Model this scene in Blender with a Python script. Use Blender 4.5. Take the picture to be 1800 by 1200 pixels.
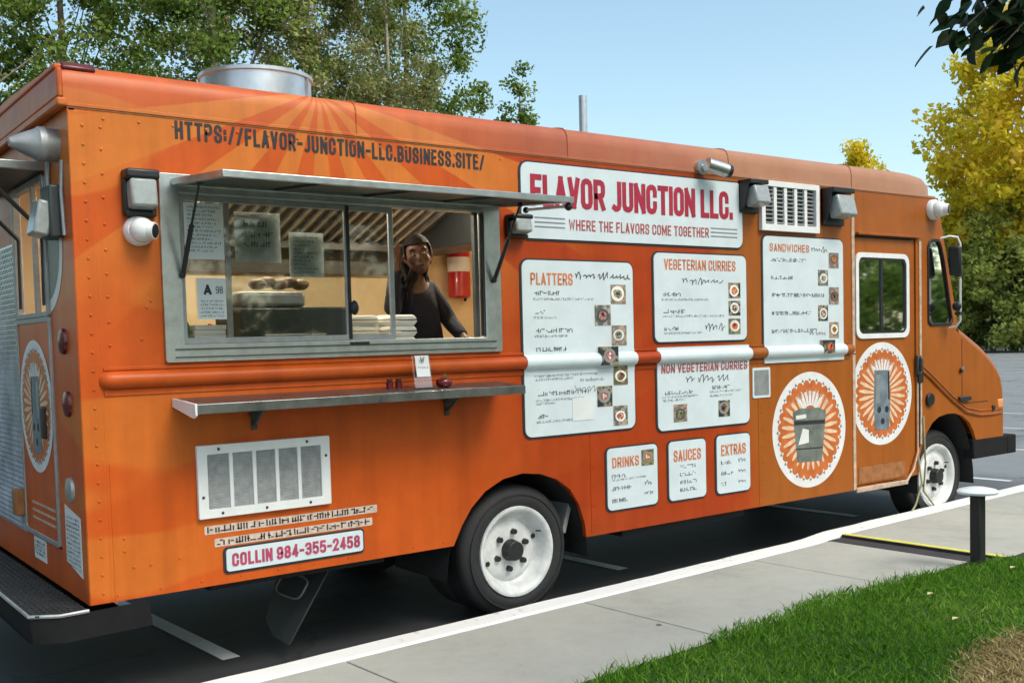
import bpy, bmesh, math, random
import numpy as np
from mathutils import Vector, Matrix, Euler
from mathutils.geometry import tessellate_polygon

for _o in list(bpy.data.objects):
    bpy.data.objects.remove(_o)
SC = bpy.context.scene
COL = SC.collection
PI = math.pi
R = math.radians

# ------------------------------------------------------------------ camera
cam_d = bpy.data.cameras.new('camera')
cam = bpy.data.objects.new('camera', cam_d)
COL.objects.link(cam)
_f = Vector((0.59695498, 0.80060222, -0.05177684))
_r = Vector((0.80062775, -0.59862077, -0.02546304))
_u = Vector((0.05138045, 0.02625369, 0.99833401))
cam.matrix_world = Matrix(((_r.x, _u.x, -_f.x, -1.2946), (_r.y, _u.y, -_f.y, -4.9743),
                           (_r.z, _u.z, -_f.z, 1.6749), (0, 0, 0, 1)))
cam_d.sensor_width = 36.0
cam_d.lens = 1852.484 / 1800 * 36.0
cam_d.shift_x = 0.00226
cam_d.shift_y = 0.05164
cam_d.clip_start = 0.05
cam_d.clip_end = 2000
SC.camera = cam

# ------------------------------------------------------------------ sky, sun, exposure
SUN_EL, SUN_AZ = 52.0, 165.0          # azimuth measured from +Y towards +X
world = bpy.data.worlds.new('World')
SC.world = world
world.use_nodes = True
_nt = world.node_tree
_nt.nodes.clear()
_sky = _nt.nodes.new('ShaderNodeTexSky')
_sky.sky_type = 'NISHITA'
_sky.sun_disc = False
_sky.sun_elevation = R(SUN_EL)
_sky.sun_rotation = R(SUN_AZ)
_sky.air_density = 1.0
_sky.dust_density = 2.2
_sky.ozone_density = 0.35
_bg = _nt.nodes.new('ShaderNodeBackground')
_bg.inputs['Strength'].default_value = 0.15
_ow = _nt.nodes.new('ShaderNodeOutputWorld')
_wb = _nt.nodes.new('ShaderNodeMix'); _wb.data_type = 'RGBA'; _wb.blend_type = 'MULTIPLY'
_wb.inputs[0].default_value = 1.0; _wb.inputs[7].default_value = (1.0, 1.07, 0.95, 1.0)      # camera white balance
_nt.links.new(_sky.outputs[0], _wb.inputs[6]); _nt.links.new(_wb.outputs[2], _bg.inputs['Color'])
_nt.links.new(_bg.outputs[0], _ow.inputs['Surface'])
sun_d = bpy.data.lights.new('sun', 'SUN')
sun_d.energy = 1.5
sun_d.angle = R(24)
sun_d.color = (1.0, 0.925, 0.82)
sun = bpy.data.objects.new('sun', sun_d)
COL.objects.link(sun)
_sd = Vector((math.sin(R(SUN_AZ)) * math.cos(R(SUN_EL)), math.cos(R(SUN_AZ)) * math.cos(R(SUN_EL)), math.sin(R(SUN_EL))))
sun.rotation_euler = _sd.to_track_quat('Z', 'Y').to_euler()
sun.location = (0, -10, 20)
SC.view_settings.view_transform = 'Standard'
SC.view_settings.look = 'None'
SC.view_settings.exposure = 0.70
SC.view_settings.gamma = 1.0
SC.view_settings.use_curve_mapping = False
SC.render.engine = 'CYCLES'
SC.cycles.max_bounces = 8
SC.cycles.transparent_max_bounces = 16

# ------------------------------------------------------------------ helpers
WL = {}                                # world location of every object made here


def wloc(o):
    return WL.get(o.name, Vector((0, 0, 0)))


def setp(o, label=None, cat=None, group=None, kind=None):
    if label: o['label'] = label
    if cat: o['category'] = cat
    if group: o['group'] = group
    if kind: o['kind'] = kind
    return o


def empty(name, loc, label=None, cat=None, group=None, kind=None, parent=None):
    o = bpy.data.objects.new(name, None)
    COL.objects.link(o)
    o.empty_display_size = 0.2
    WL[o.name] = Vector(loc)
    if parent:
        o.parent = parent
        o.location = Vector(loc) - wloc(parent)
    else:
        o.location = loc
    return setp(o, label, cat, group, kind)


def link_mesh(name, me, mats, parent=None, loc=None):
    """me has world coordinates; they are moved to the object's own origin"""
    o = bpy.data.objects.new(name, me)
    COL.objects.link(o)
    if loc is None:
        loc = wloc(parent) if parent else (0, 0, 0)
    loc = Vector(loc)
    me.transform(Matrix.Translation(-loc))
    WL[o.name] = loc
    if parent:
        o.parent = parent
        o.location = loc - wloc(parent)
    else:
        o.location = loc
    for m in (mats if isinstance(mats, (list, tuple)) else [mats]):
        me.materials.append(m)
    return o


class MB:
    def __init__(s):
        s.v = []; s.f = []; s.m = []

    def add(s, vs, fs, mi=0):
        b = len(s.v)
        s.v += [tuple(p) for p in vs]
        s.f += [tuple(i + b for i in f) for f in fs]
        s.m += [mi] * len(fs)
        return s

    def box(s, c, d, mi=0, rot=None):
        x, y, z = d[0] / 2, d[1] / 2, d[2] / 2
        vs = [Vector((sx * x, sy * y, sz * z)) for sx in (-1, 1) for sy in (-1, 1) for sz in (-1, 1)]
        if rot is not None:
            M = rot if isinstance(rot, Matrix) else Euler(rot).to_matrix()
            vs = [M @ p for p in vs]
        vs = [p + Vector(c) for p in vs]
        return s.add(vs, [(0, 1, 3, 2), (4, 6, 7, 5), (0, 4, 5, 1), (2, 3, 7, 6), (0, 2, 6, 4), (1, 5, 7, 3)], mi)

    def box2(s, a, b, mi=0):
        return s.box([(p + q) / 2 for p, q in zip(a, b)], [abs(q - p) for p, q in zip(a, b)], mi)

    def lathe(s, c, axis, prof, n=24, mi=0, sweep=2 * PI, caps=True):
        """prof: list of (offset along axis, radius)"""
        ax = Vector(axis).normalized()
        a = ax.orthogonal().normalized(); b = ax.cross(a)
        vs = []; fs = []
        for (h, r) in prof:
            for k in range(n):
                t = sweep * k / n
                vs.append(Vector(c) + ax * h + (a * math.cos(t) + b * math.sin(t)) * r)
        for i in range(len(prof) - 1):
            for k in range(n):
                k2 = (k + 1) % n
                fs.append((i * n + k, i * n + k2, (i + 1) * n + k2, (i + 1) * n + k))
        if caps and prof[0][1] > 1e-6: fs.append(tuple(range(n - 1, -1, -1)))
        if caps and prof[-1][1] > 1e-6: fs.append(tuple((len(prof) - 1) * n + k for k in range(n)))
        return s.add(vs, fs, mi)

    def cyl(s, p0, p1, r0, r1=None, n=16, mi=0):
        p0 = Vector(p0); p1 = Vector(p1)
        d = p1 - p0
        return s.lathe(p0, d, [(0, r0), (d.length, r0 if r1 is None else r1)], n, mi)

    def ball(s, c, r, n=16, m=10, mi=0, sc=(1, 1, 1)):
        b = len(s.v)
        pr = [(-math.cos(PI * i / m), math.sin(PI * i / m)) for i in range(m + 1)]
        t = MB(); t.lathe((0, 0, 0), (0, 0, 1), pr, n)
        vs = [Vector((p[0] * r * sc[0], p[1] * r * sc[1], p[2] * r * sc[2])) + Vector(c) for p in t.v]
        return s.add(vs, t.f, mi)

    def tube(s, pts, r, n=8, mi=0, closed=False, caps=True):
        P = [Vector(p) for p in pts]
        N = len(P)
        rr = r if isinstance(r, (list, tuple)) else [r] * N
        vs = []; fs = []
        up = None
        for i in range(N):
            t = (P[min(i + 1, N - 1)] - P[max(i - 1, 0)]).normalized()
            if up is None:
                up = t.orthogonal().normalized()
            up = (up - t * up.dot(t))
            if up.length < 1e-5: up = t.orthogonal()
            up.normalize()
            w = t.cross(up)
            for k in range(n):
                a = 2 * PI * k / n
                vs.append(P[i] + (up * math.cos(a) + w * math.sin(a)) * rr[i])
        for i in range(N - 1):
            for k in range(n):
                k2 = (k + 1) % n
                fs.append((i * n + k, i * n + k2, (i + 1) * n + k2, (i + 1) * n + k))
        if caps:
            fs.append(tuple(range(n - 1, -1, -1)))
            fs.append(tuple((N - 1) * n + k for k in range(n)))
        return s.add(vs, fs, mi)

    def plate(s, outline, holes=(), y=0.0, th=0.02, mi=0, plane='Y', side_mi=None):
        """flat plate with holes; outline in (a, b); plane Y: (x, z) with front at y facing -Y and back at y+th;
        plane X: (y, z) with front at x facing -X; plane Z: (x, y) with top at z facing up and back at z-th"""
        loops = [list(outline)] + [list(h) for h in holes]
        flat = [p for l in loops for p in l]
        tris = tessellate_polygon([[Vector((p[0], p[1], 0)) for p in l] for l in loops])

        def mp(p, d):
            if plane == 'Y': return (p[0], y + d, p[1])
            if plane == 'X': return (y + d, p[0], p[1])
            return (p[0], p[1], y - d)
        n = len(flat)
        vs = [mp(p, 0) for p in flat]
        fs = []
        want = {'Y': Vector((0, -1, 0)), 'X': Vector((-1, 0, 0)), 'Z': Vector((0, 0, 1))}[plane]
        for t in tris:
            a, b, c = [Vector(vs[i]) for i in t]
            nn = (b - a).cross(c - a)
            if nn.length < 1e-12: continue
            fs.append(tuple(t) if nn.dot(want) > 0 else tuple(reversed(t)))
        if th <= 0:
            return s.add(vs, fs, mi)
        vs += [mp(p, th) for p in flat]
        back = [tuple(i + n for i in reversed(t)) for t in fs]
        s.add(vs, fs + back, mi)
        b0 = len(s.v) - 2 * n
        o = 0
        for li, l in enumerate(loops):
            m = len(l)
            area = sum(l[i][0] * l[(i + 1) % m][1] - l[(i + 1) % m][0] * l[i][1] for i in range(m))
            for i in range(m):
                j = (i + 1) % m
                q = (b0 + o + i, b0 + o + j, b0 + n + o + j, b0 + n + o + i)
                s.f.append(q); s.m.append(mi if side_mi is None else side_mi)
            o += m
        return s

    def build(s, name, mats, parent=None, loc=None, smooth=40, bevel=0, label=None, cat=None, group=None, kind=None, recalc=True):
        me = bpy.data.meshes.new(name)
        me.from_pydata(s.v, [], s.f)
        if recalc:
            bm = bmesh.new(); bm.from_mesh(me)
            bmesh.ops.recalc_face_normals(bm, faces=bm.faces)
            bm.to_mesh(me); bm.free()
        if any(s.m): me.polygons.foreach_set('material_index', s.m)
        if smooth:
            me.polygons.foreach_set('use_smooth', [True] * len(me.polygons))
            me.set_sharp_from_angle(angle=R(smooth))
        me.update()
        o = link_mesh(name, me, mats, parent, loc)
        if bevel:
            b = o.modifiers.new('edge', 'BEVEL'); b.width = bevel; b.segments = 2; b.limit_method = 'ANGLE'; b.angle_limit = R(40)
            b.harden_normals = False
        if kind is None and parent is not None and name in JOINED: kind = 'stuff'
        return setp(o, label, cat, group, kind)


JOINED = {'print', 'booking_print', 'lettering', 'web_address', 'badge_rays', 'badge_fan', 'badge_print', 'tread_groove', 'baffle', 'booking_lines', 'hair', 'eyes', 'iris', 'brows_and_lips', 'rod_end', 'mirror_clamp', 'dish_print'}


def rrect(x0, z0, x1, z1, r, n=5):
    out = []
    for cx, cz, a0 in ((x1 - r, z1 - r, 0), (x0 + r, z1 - r, 90), (x0 + r, z0 + r, 180), (x1 - r, z0 + r, 270)):
        for k in range(n + 1):
            a = R(a0 + 90 * k / n)
            out.append((cx + r * math.cos(a), cz + r * math.sin(a)))
    return out


def circ(cx, cz, r, n=48, r2=None):
    return [(cx + r * math.cos(2 * PI * k / n), cz + (r2 or r) * math.sin(2 * PI * k / n)) for k in range(n)]


# ------------------------------------------------------------------ materials
def new_mat(name):
    m = bpy.data.materials.new(name); m.use_nodes = True
    nt = m.node_tree
    return m, nt, nt.nodes['Principled BSDF']


def nd(nt, t, **kw):
    n = nt.nodes.new(t)
    for k, v in kw.items():
        if k in n.inputs: n.inputs[k].default_value = v
        else: setattr(n, k, v)
    return n


def noise(nt, scale, detail=4, rough=0.55, vec=None):
    n = nd(nt, 'ShaderNodeTexNoise'); n.inputs['Scale'].default_value = scale
    n.inputs['Detail'].default_value = detail; n.inputs['Roughness'].default_value = rough
    if vec is not None: nt.links.new(vec, n.inputs['Vector'])
    return n


def ramp(nt, fac, stops):
    r = nd(nt, 'ShaderNodeValToRGB')
    el = r.color_ramp.elements
    while len(el) > 1: el.remove(el[-1])
    el[0].position = stops[0][0]; el[0].color = (*stops[0][1], 1) if len(stops[0][1]) == 3 else stops[0][1]
    for p, c in stops[1:]:
        e = el.new(p); e.color = (*c, 1) if len(c) == 3 else c
    nt.links.new(fac, r.inputs[0])
    return r


def mixc(nt, fac, a, b, mode='MIX'):
    m = nd(nt, 'ShaderNodeMix', data_type='RGBA', blend_type=mode)
    for sock, v in ((m.inputs[0], fac), (m.inputs[6], a), (m.inputs[7], b)):
        if isinstance(v, (int, float)): sock.default_value = v
        elif isinstance(v, tuple): sock.default_value = (*v, 1)
        else: nt.links.new(v, sock)
    return m.outputs[2]


def mth(nt, op, a, b=None, clamp=False):
    m = nd(nt, 'ShaderNodeMath', operation=op); m.use_clamp = clamp
    for i, v in enumerate((a, b)):
        if v is None: continue
        if isinstance(v, (int, float)): m.inputs[i].default_value = v
        else: nt.links.new(v, m.inputs[i])
    return m.outputs[0]


def geo_pos(nt):
    g = nd(nt, 'ShaderNodeNewGeometry')
    return g.outputs['Position']


def bump(nt, b, height, strength=0.2, dist=0.01):
    n = nd(nt, 'ShaderNodeBump'); n.inputs['Strength'].default_value = strength; n.inputs['Distance'].default_value = dist
    nt.links.new(height, n.inputs['Height']); nt.links.new(n.outputs[0], b.inputs['Normal'])


def simple(name, col, rough=0.5, metal=0.0, var=0.15, scale=8, bmp=0.0, bscale=60, coat=0.0, spec=0.5, rvar=0.1):
    m, nt, b = new_mat(name)
    p = geo_pos(nt)
    n = noise(nt, scale, 5, 0.6, p)
    lo = tuple(max(0, c * (1 - var)) for c in col); hi = tuple(min(1, c * (1 + var)) for c in col)
    r = ramp(nt, n.outputs[0], [(0.3, lo), (0.7, hi)])
    nt.links.new(r.outputs[0], b.inputs['Base Color'])
    b.inputs['Metallic'].default_value = metal
    rr = mth(nt, 'MULTIPLY_ADD', n.outputs[0], rvar * 2); rr.node.inputs[2].default_value = rough - rvar
    nt.links.new(rr, b.inputs['Roughness'])
    b.inputs['Coat Weight'].default_value = coat
    b.inputs['Specular IOR Level'].default_value = spec
    if bmp:
        nb = noise(nt, bscale, 4, 0.6, p)
        bump(nt, b, nb.outputs[0], bmp, 0.01)
    return m


M = {}
M['white'] = simple('white_paint', (0.74, 0.75, 0.76), 0.4, var=0.06)
M['board'] = simple('white_vinyl_print', (0.60, 0.68, 0.725), 0.42, var=0.06, scale=5)
M['cream'] = simple('cream_wall_panel', (0.76, 0.58, 0.33), 0.5, var=0.1, scale=3)
M['alu'] = simple('aluminium', (0.50, 0.53, 0.53), 0.33, metal=0.9, var=0.15, scale=14, bmp=0.05)
M['alu_dull'] = simple('dull_aluminium', (0.36, 0.37, 0.38), 0.5, metal=0.6, var=0.2, scale=10, bmp=0.05)
M['alu_dark'] = simple('dark_aluminium_sheet', (0.075, 0.08, 0.078), 0.5, metal=0.4, var=0.25, scale=6)
M['galv'] = simple('galvanised_steel', (0.55, 0.58, 0.62), 0.35, metal=0.85, var=0.22, scale=5, bmp=0.08, bscale=12)
M['black'] = simple('black_plastic', (0.014, 0.014, 0.016), 0.45, var=0.3)
M['black_print'] = simple('black_print', (0.02, 0.018, 0.022), 0.6, var=0.2)
M['gray_print'] = simple('grey_print', (0.22, 0.23, 0.25), 0.6, var=0.2)
M['gray_mid'] = simple('grey_vent_mesh', (0.40, 0.41, 0.42), 0.6, var=0.2, scale=30)
M['ink'] = simple('dark_grey_print', (0.07, 0.07, 0.08), 0.6, var=0.2)
M['red_print'] = simple('crimson_print', (0.36, 0.012, 0.04), 0.5, var=0.15)
M['maroon_print'] = simple('faded_red_print', (0.40, 0.08, 0.08), 0.5, var=0.15)
M['orange_print'] = simple('orange_print', (0.60, 0.17, 0.06), 0.5, var=0.2)
M['pink_print'] = simple('magenta_print', (0.42, 0.05, 0.12), 0.5, var=0.3, scale=40)
M['rubber'] = simple('tyre_rubber', (0.018, 0.018, 0.02), 0.75, var=0.3, scale=12, bmp=0.15, bscale=90)
M['mat_rubber'] = simple('rubber_flap', (0.032, 0.035, 0.038), 0.7, var=0.3, scale=10)
M['rim'] = simple('white_wheel_paint', (0.62, 0.63, 0.63), 0.45, var=0.22, scale=9, bmp=0.03)
M['under'] = simple('underbody', (0.012, 0.012, 0.013), 0.8, var=0.4)
M['bumper_black'] = simple('matt_black_steel', (0.010, 0.010, 0.011), 0.8, var=0.3, spec=0.2)
M['shelf'] = simple('dull_steel_shelf', (0.20, 0.21, 0.21), 0.30, metal=0.85, var=0.35, scale=9, bmp=0.06, bscale=20)
M['lens'] = simple('lamp_lens', (0.30, 0.33, 0.33), 0.22, var=0.12, scale=30)
M['redlens'] = simple('dark_red_lens', (0.10, 0.008, 0.012), 0.3, var=0.2)
M['amber'] = simple('amber_lens', (0.75, 0.3, 0.1), 0.3, var=0.2)
M['red'] = simple('red_enamel', (0.50, 0.012, 0.015), 0.3, var=0.1, coat=0.3)
M['trim'] = simple('weathered_trim', (0.50, 0.36, 0.27), 0.5, var=0.3, scale=20)
M['navy'] = simple('navy_cloth', (0.006, 0.0075, 0.018), 0.95, var=0.5, scale=25, bmp=0.3, bscale=120)
M['booking'] = simple('pale_decal_strip', (0.56, 0.45, 0.38), 0.5, var=0.25, scale=30)
M['skin'] = simple('brown_skin', (0.075, 0.032, 0.019), 0.6, var=0.15, scale=15)
M['hair'] = simple('black_hair', (0.010, 0.008, 0.007), 0.75, var=0.3, scale=60, bmp=0.4, bscale=200, spec=0.15)
M['sclera'] = simple('eye_white', (0.13, 0.105, 0.09), 0.5)
M['paper'] = simple('paper', (0.66, 0.69, 0.70), 0.7, var=0.05)
M['bread'] = simple('bread_crust', (0.20, 0.11, 0.05), 0.6, var=0.3, scale=20)
M['bread_pale'] = simple('pale_dead_leaf', (0.55, 0.48, 0.25), 0.7)
M['foam'] = simple('white_foam', (0.80, 0.77, 0.70), 0.6, var=0.05)
M['green'] = simple('green_plastic', (0.05, 0.22, 0.08), 0.4, var=0.2)
M['steel_dark'] = simple('dark_steel', (0.055, 0.065, 0.068), 0.4, metal=0.3, var=0.2, scale=4)
M['brown_steel'] = simple('greasy_hood_steel', (0.10, 0.094, 0.088), 0.4, metal=0.4, var=0.35, scale=7)
M['tan_steel'] = simple('pale_hood_edge', (0.46, 0.45, 0.42), 0.35, metal=0.6, var=0.2, scale=7)
M['floor_in'] = simple('van_floor', (0.06, 0.05, 0.045), 0.7)
M['seat'] = simple('grey_seat_vinyl', (0.05, 0.055, 0.06), 0.6)
M['yellow_paint'] = simple('yellow_paint', (0.62, 0.52, 0.09), 0.6, var=0.3, scale=14)
M['frost'] = simple('frosted_cap', (0.78, 0.84, 0.87), 0.3, var=0.05)
M['cord'] = simple('pale_cord', (0.38, 0.36, 0.20), 0.6)
M['dark_cord'] = simple('dark_cord', (0.05, 0.025, 0.018), 0.6)
M['leafy'] = simple('sauce_red', (0.12, 0.008, 0.01), 0.25, var=0.3)
M['bark'] = simple('grey_bark', (0.16, 0.13, 0.10), 0.9, var=0.4, scale=9, bmp=0.6, bscale=30)
M['bark_pale'] = simple('pale_bark', (0.36, 0.32, 0.26), 0.9, var=0.4, scale=9, bmp=0.5, bscale=30)
M['photo_a'] = None

# truck paint: orange vinyl wrap with a sunburst of paler and redder wedges
def make_wrap(name, roof=False):
    m, nt, b = new_mat(name)
    pos = geo_pos(nt)
    sx = nd(nt, 'ShaderNodeSeparateXYZ'); nt.links.new(pos, sx.inputs[0])
    x, y, z = sx.outputs
    dx = mth(nt, 'SUBTRACT', x, 1.24); dz = mth(nt, 'SUBTRACT', z, 2.98)
    ang = mth(nt, 'ARCTAN2', dz, dx)
    nl = noise(nt, 0.9, 2, 0.5, pos)
    wv = mth(nt, 'SINE', mth(nt, 'MULTIPLY', ang, 15.0))
    wv = mth(nt, 'MULTIPLY', mth(nt, 'ADD', wv, 0.08), 9.0, )
    wv = mth(nt, 'ADD', wv, 0.5, True)
    # wedges show above the window, fading out towards the front and below
    up = mth(nt, 'MULTIPLY', mth(nt, 'SUBTRACT', z, 1.75), 1.6, True)
    fr = mth(nt, 'SUBTRACT', 1.0, mth(nt, 'MULTIPLY', mth(nt, 'SUBTRACT', x, 2.3), 1.2), True)
    fr.node.use_clamp = True
    wm = mth(nt, 'MULTIPLY', mth(nt, 'MULTIPLY', wv, up), fr)
    wm = mth(nt, 'MULTIPLY', wm, 0.95)
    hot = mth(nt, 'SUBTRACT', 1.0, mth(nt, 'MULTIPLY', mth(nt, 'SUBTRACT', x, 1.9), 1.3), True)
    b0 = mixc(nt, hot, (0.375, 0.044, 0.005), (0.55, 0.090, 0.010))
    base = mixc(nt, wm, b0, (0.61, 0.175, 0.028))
    # broad yellower swooshes
    v2 = nd(nt, 'ShaderNodeMapping'); v2.inputs['Scale'].default_value = (0.45, 0.2, 1.15); v2.inputs['Rotation'].default_value = (0, -0.75, 0)
    nt.links.new(pos, v2.inputs[0])
    nb = noise(nt, 2.1, 1, 0.3, v2.outputs[0])
    sw = mth(nt, 'MULTIPLY', mth(nt, 'SUBTRACT', nb.outputs[0], 0.50), 45.0, True)
    sw.node.use_clamp = True
    rear = mth(nt, 'SUBTRACT', 1.0, mth(nt, 'MULTIPLY', mth(nt, 'SUBTRACT', x, 0.25), 1.4), True)
    rear.node.use_clamp = True
    sw2 = mth(nt, 'MULTIPLY', sw, mth(nt, 'MULTIPLY_ADD', rear, 0.55)); sw2.node.inputs[1].default_value = 1
    k = mth(nt, 'ADD', mth(nt, 'MULTIPLY', rear, 0.62), 0.06)
    sw2 = mth(nt, 'MULTIPLY', sw, k)
    base = mixc(nt, sw2, base, (0.60, 0.165, 0.023))
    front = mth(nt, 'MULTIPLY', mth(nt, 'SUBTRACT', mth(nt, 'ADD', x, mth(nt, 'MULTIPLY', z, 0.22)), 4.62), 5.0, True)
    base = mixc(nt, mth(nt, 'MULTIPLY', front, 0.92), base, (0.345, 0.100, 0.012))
    # run-off streaks and grime
    v3 = nd(nt, 'ShaderNodeMapping'); v3.inputs['Scale'].default_value = (9, 9, 0.7)
    nt.links.new(pos, v3.inputs[0])
    st = noise(nt, 1.0, 5, 0.6, v3.outputs[0])
    sr = ramp(nt, st.outputs[0], [(0.42, (1, 1, 1)), (0.72, (0.70, 0.68, 0.68))])
    base = mixc(nt, 0.6, base, sr.outputs[0], 'MULTIPLY')
    gr = noise(nt, 5.0, 6, 0.7, pos)
    gm = ramp(nt, gr.outputs[0], [(0.35, (0.86, 0.86, 0.86)), (0.65, (1.06, 1.04, 1.04))])
    base = mixc(nt, 0.7, base, gm.outputs[0], 'MULTIPLY')
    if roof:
        roof_pale = mth(nt, 'MULTIPLY', mth(nt, 'SUBTRACT', x, 1.6), 0.30, True)  # roof turns paler and pinker towards the front
        roof_pale = mth(nt, 'ADD', mth(nt, 'MULTIPLY', roof_pale, 0.62), 0.10)
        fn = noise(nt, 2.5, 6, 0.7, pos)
        roof_pale = mth(nt, 'MULTIPLY', roof_pale, mth(nt, 'ADD', fn.outputs[0], 0.5))
        base = mixc(nt, roof_pale, base, (0.44, 0.235, 0.155))
    nt.links.new(base, b.inputs['Base Color'])
    rg = mth(nt, 'MULTIPLY_ADD', gr.outputs[0], 0.22); rg.node.inputs[2].default_value = 0.30
    nt.links.new(rg, b.inputs['Roughness'])
    b.inputs['Specular IOR Level'].default_value = 0.28
    wav = noise(nt, 2.2, 2, 0.5, pos)
    fine = noise(nt, 110, 2, 0.5, pos)
    hh = mth(nt, 'ADD', wav.outputs[0], mth(nt, 'MULTIPLY', fine.outputs[0], 0.02))
    bump(nt, b, hh, 0.32, 0.025)
    return m


M['wrap'] = make_wrap('orange_vinyl_wrap')
M['wrap_roof'] = make_wrap('pale_orange_roof_wrap', True)
M['worn'] = simple('worn_orange_sill', (0.30, 0.115, 0.035), 0.6, var=0.3, scale=16)
M['orange_in'] = simple('orange_badge_print', (0.52, 0.13, 0.028), 0.45, var=0.25, scale=10)
M['cream_print'] = simple('cream_badge_print', (0.72, 0.50, 0.34), 0.45, var=0.2, scale=14)
M['badge_white'] = simple('white_badge_print', (0.72, 0.71, 0.72), 0.45, var=0.08)
M['steel_print'] = simple('grey_green_badge_print', (0.15, 0.17, 0.155), 0.45, var=0.4, scale=9)
M['steel_print_blue'] = simple('slate_badge_print', (0.15, 0.19, 0.23), 0.45, var=0.4, scale=11)


def glass_mat(name, tint, refl=1.0):
    m = bpy.data.materials.new(name); m.use_nodes = True
    nt = m.node_tree; nt.nodes.clear()
    o = nd(nt, 'ShaderNodeOutputMaterial')
    t = nd(nt, 'ShaderNodeBsdfTransparent'); t.inputs[0].default_value = (*tint, 1)
    g = nd(nt, 'ShaderNodeBsdfGlossy'); g.inputs['Roughness'].default_value = 0.03
    g.inputs[0].default_value = (0.9, 0.95, 0.95, 1)
    fr = nd(nt, 'ShaderNodeFresnel'); fr.inputs[0].default_value = 1.5
    mx = nd(nt, 'ShaderNodeMixShader')
    k = mth(nt, 'MULTIPLY', fr.outputs[0], 1.6 * refl, True)
    nt.links.new(k, mx.inputs[0]); nt.links.new(t.outputs[0], mx.inputs[1]); nt.links.new(g.outputs[0], mx.inputs[2])
    nt.links.new(mx.outputs[0], o.inputs[0])
    return m


M['glass'] = glass_mat('sliding_pane_glass', (0.72, 0.74, 0.72))
M['cabglass'] = glass_mat('green_cab_glass', (0.26, 0.46, 0.38), 0.8)
M['acrylic'] = glass_mat('clear_acrylic', (0.9, 0.92, 0.92))


def photo_mat(name, cols, scale):
    m, nt, b = new_mat(name)
    p = geo_pos(nt)
    v = nd(nt, 'ShaderNodeTexVoronoi'); v.inputs['Scale'].default_value = scale
    nt.links.new(p, v.inputs['Vector'])
    n = noise(nt, scale * 0.7, 3, 0.6, p)
    f = mth(nt, 'ADD', mth(nt, 'MULTIPLY', v.outputs['Distance'], 0.6), mth(nt, 'MULTIPLY', n.outputs[0], 0.55))
    r = ramp(nt, f, [(0.18 + 0.6 * i / len(cols), c) for i, c in enumerate(cols)])
    nt.links.new(r.outputs[0], b.inputs['Base Color'])
    b.inputs['Roughness'].default_value = 0.4
    return m


PHOTO = [photo_mat('dish_print_brown', [(0.05, 0.025, 0.02), (0.28, 0.10, 0.06), (0.45, 0.33, 0.25), (0.20, 0.16, 0.14)], 26),
         photo_mat('dish_print_grey', [(0.03, 0.03, 0.03), (0.16, 0.13, 0.11), (0.42, 0.38, 0.32), (0.12, 0.11, 0.10)], 24),
         photo_mat('dish_print_dark', [(0.015, 0.013, 0.012), (0.05, 0.04, 0.035), (0.38, 0.30, 0.18), (0.03, 0.03, 0.03)], 20),
         photo_mat('dish_print_green', [(0.04, 0.04, 0.02), (0.16, 0.15, 0.06), (0.30, 0.26, 0.12), (0.12, 0.10, 0.06)], 28)]


def asphalt_mat():
    m, nt, b = new_mat('asphalt')
    p = geo_pos(nt)
    a = noise(nt, 0.25, 5, 0.6, p); c = noise(nt, 160, 3, 0.7, p); d = noise(nt, 3.0, 5, 0.65, p)
    k = mth(nt, 'ADD', mth(nt, 'MULTIPLY', a.outputs[0], 0.35), mth(nt, 'ADD', mth(nt, 'MULTIPLY', c.outputs[0], 0.4), mth(nt, 'MULTIPLY', d.outputs[0], 0.25)))
    r = ramp(nt, k, [(0.3, (0.018, 0.019, 0.021)), (0.55, (0.036, 0.038, 0.041)), (0.75, (0.075, 0.076, 0.078))])
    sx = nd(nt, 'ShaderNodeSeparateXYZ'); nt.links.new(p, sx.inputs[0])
    far_sheen = mth(nt, 'MULTIPLY', mth(nt, 'SUBTRACT', sx.outputs[0], 8.6), 0.5, True)  # far lot paler and bluer: glancing sky sheen put into the colour
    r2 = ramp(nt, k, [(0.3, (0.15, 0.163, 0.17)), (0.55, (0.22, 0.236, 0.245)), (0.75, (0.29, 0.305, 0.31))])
    col = mixc(nt, far_sheen, r.outputs[0], r2.outputs[0])
    nt.links.new(col, b.inputs['Base Color'])
    wv = nd(nt, 'ShaderNodeVectorMath', operation='ADD'); wn = noise(nt, 1.7, 4, 0.6, p)
    nt.links.new(p, wv.inputs[0]); nt.links.new(wn.outputs['Color'], wv.inputs[1])
    vo = nd(nt, 'ShaderNodeTexVoronoi', feature='DISTANCE_TO_EDGE'); vo.inputs['Scale'].default_value = 0.45; nt.links.new(wv.outputs[0], vo.inputs['Vector'])
    ck = ramp(nt, vo.outputs['Distance'], [(0.004, (0.35, 0.35, 0.35)), (0.010, (1, 1, 1))])
    col = mixc(nt, 0.8, col, ck.outputs[0], 'MULTIPLY')
    oi = noise(nt, 0.8, 3, 0.5, p); orr = ramp(nt, oi.outputs[0], [(0.30, (0.55, 0.55, 0.55)), (0.42, (1, 1, 1))])
    col = mixc(nt, 0.7, col, orr.outputs[0], 'MULTIPLY')
    nt.links.new(col, b.inputs['Base Color'])
    b.inputs['Roughness'].default_value = 0.7
    bump(nt, b, c.outputs[0], 0.55, 0.008)
    return m


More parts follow.
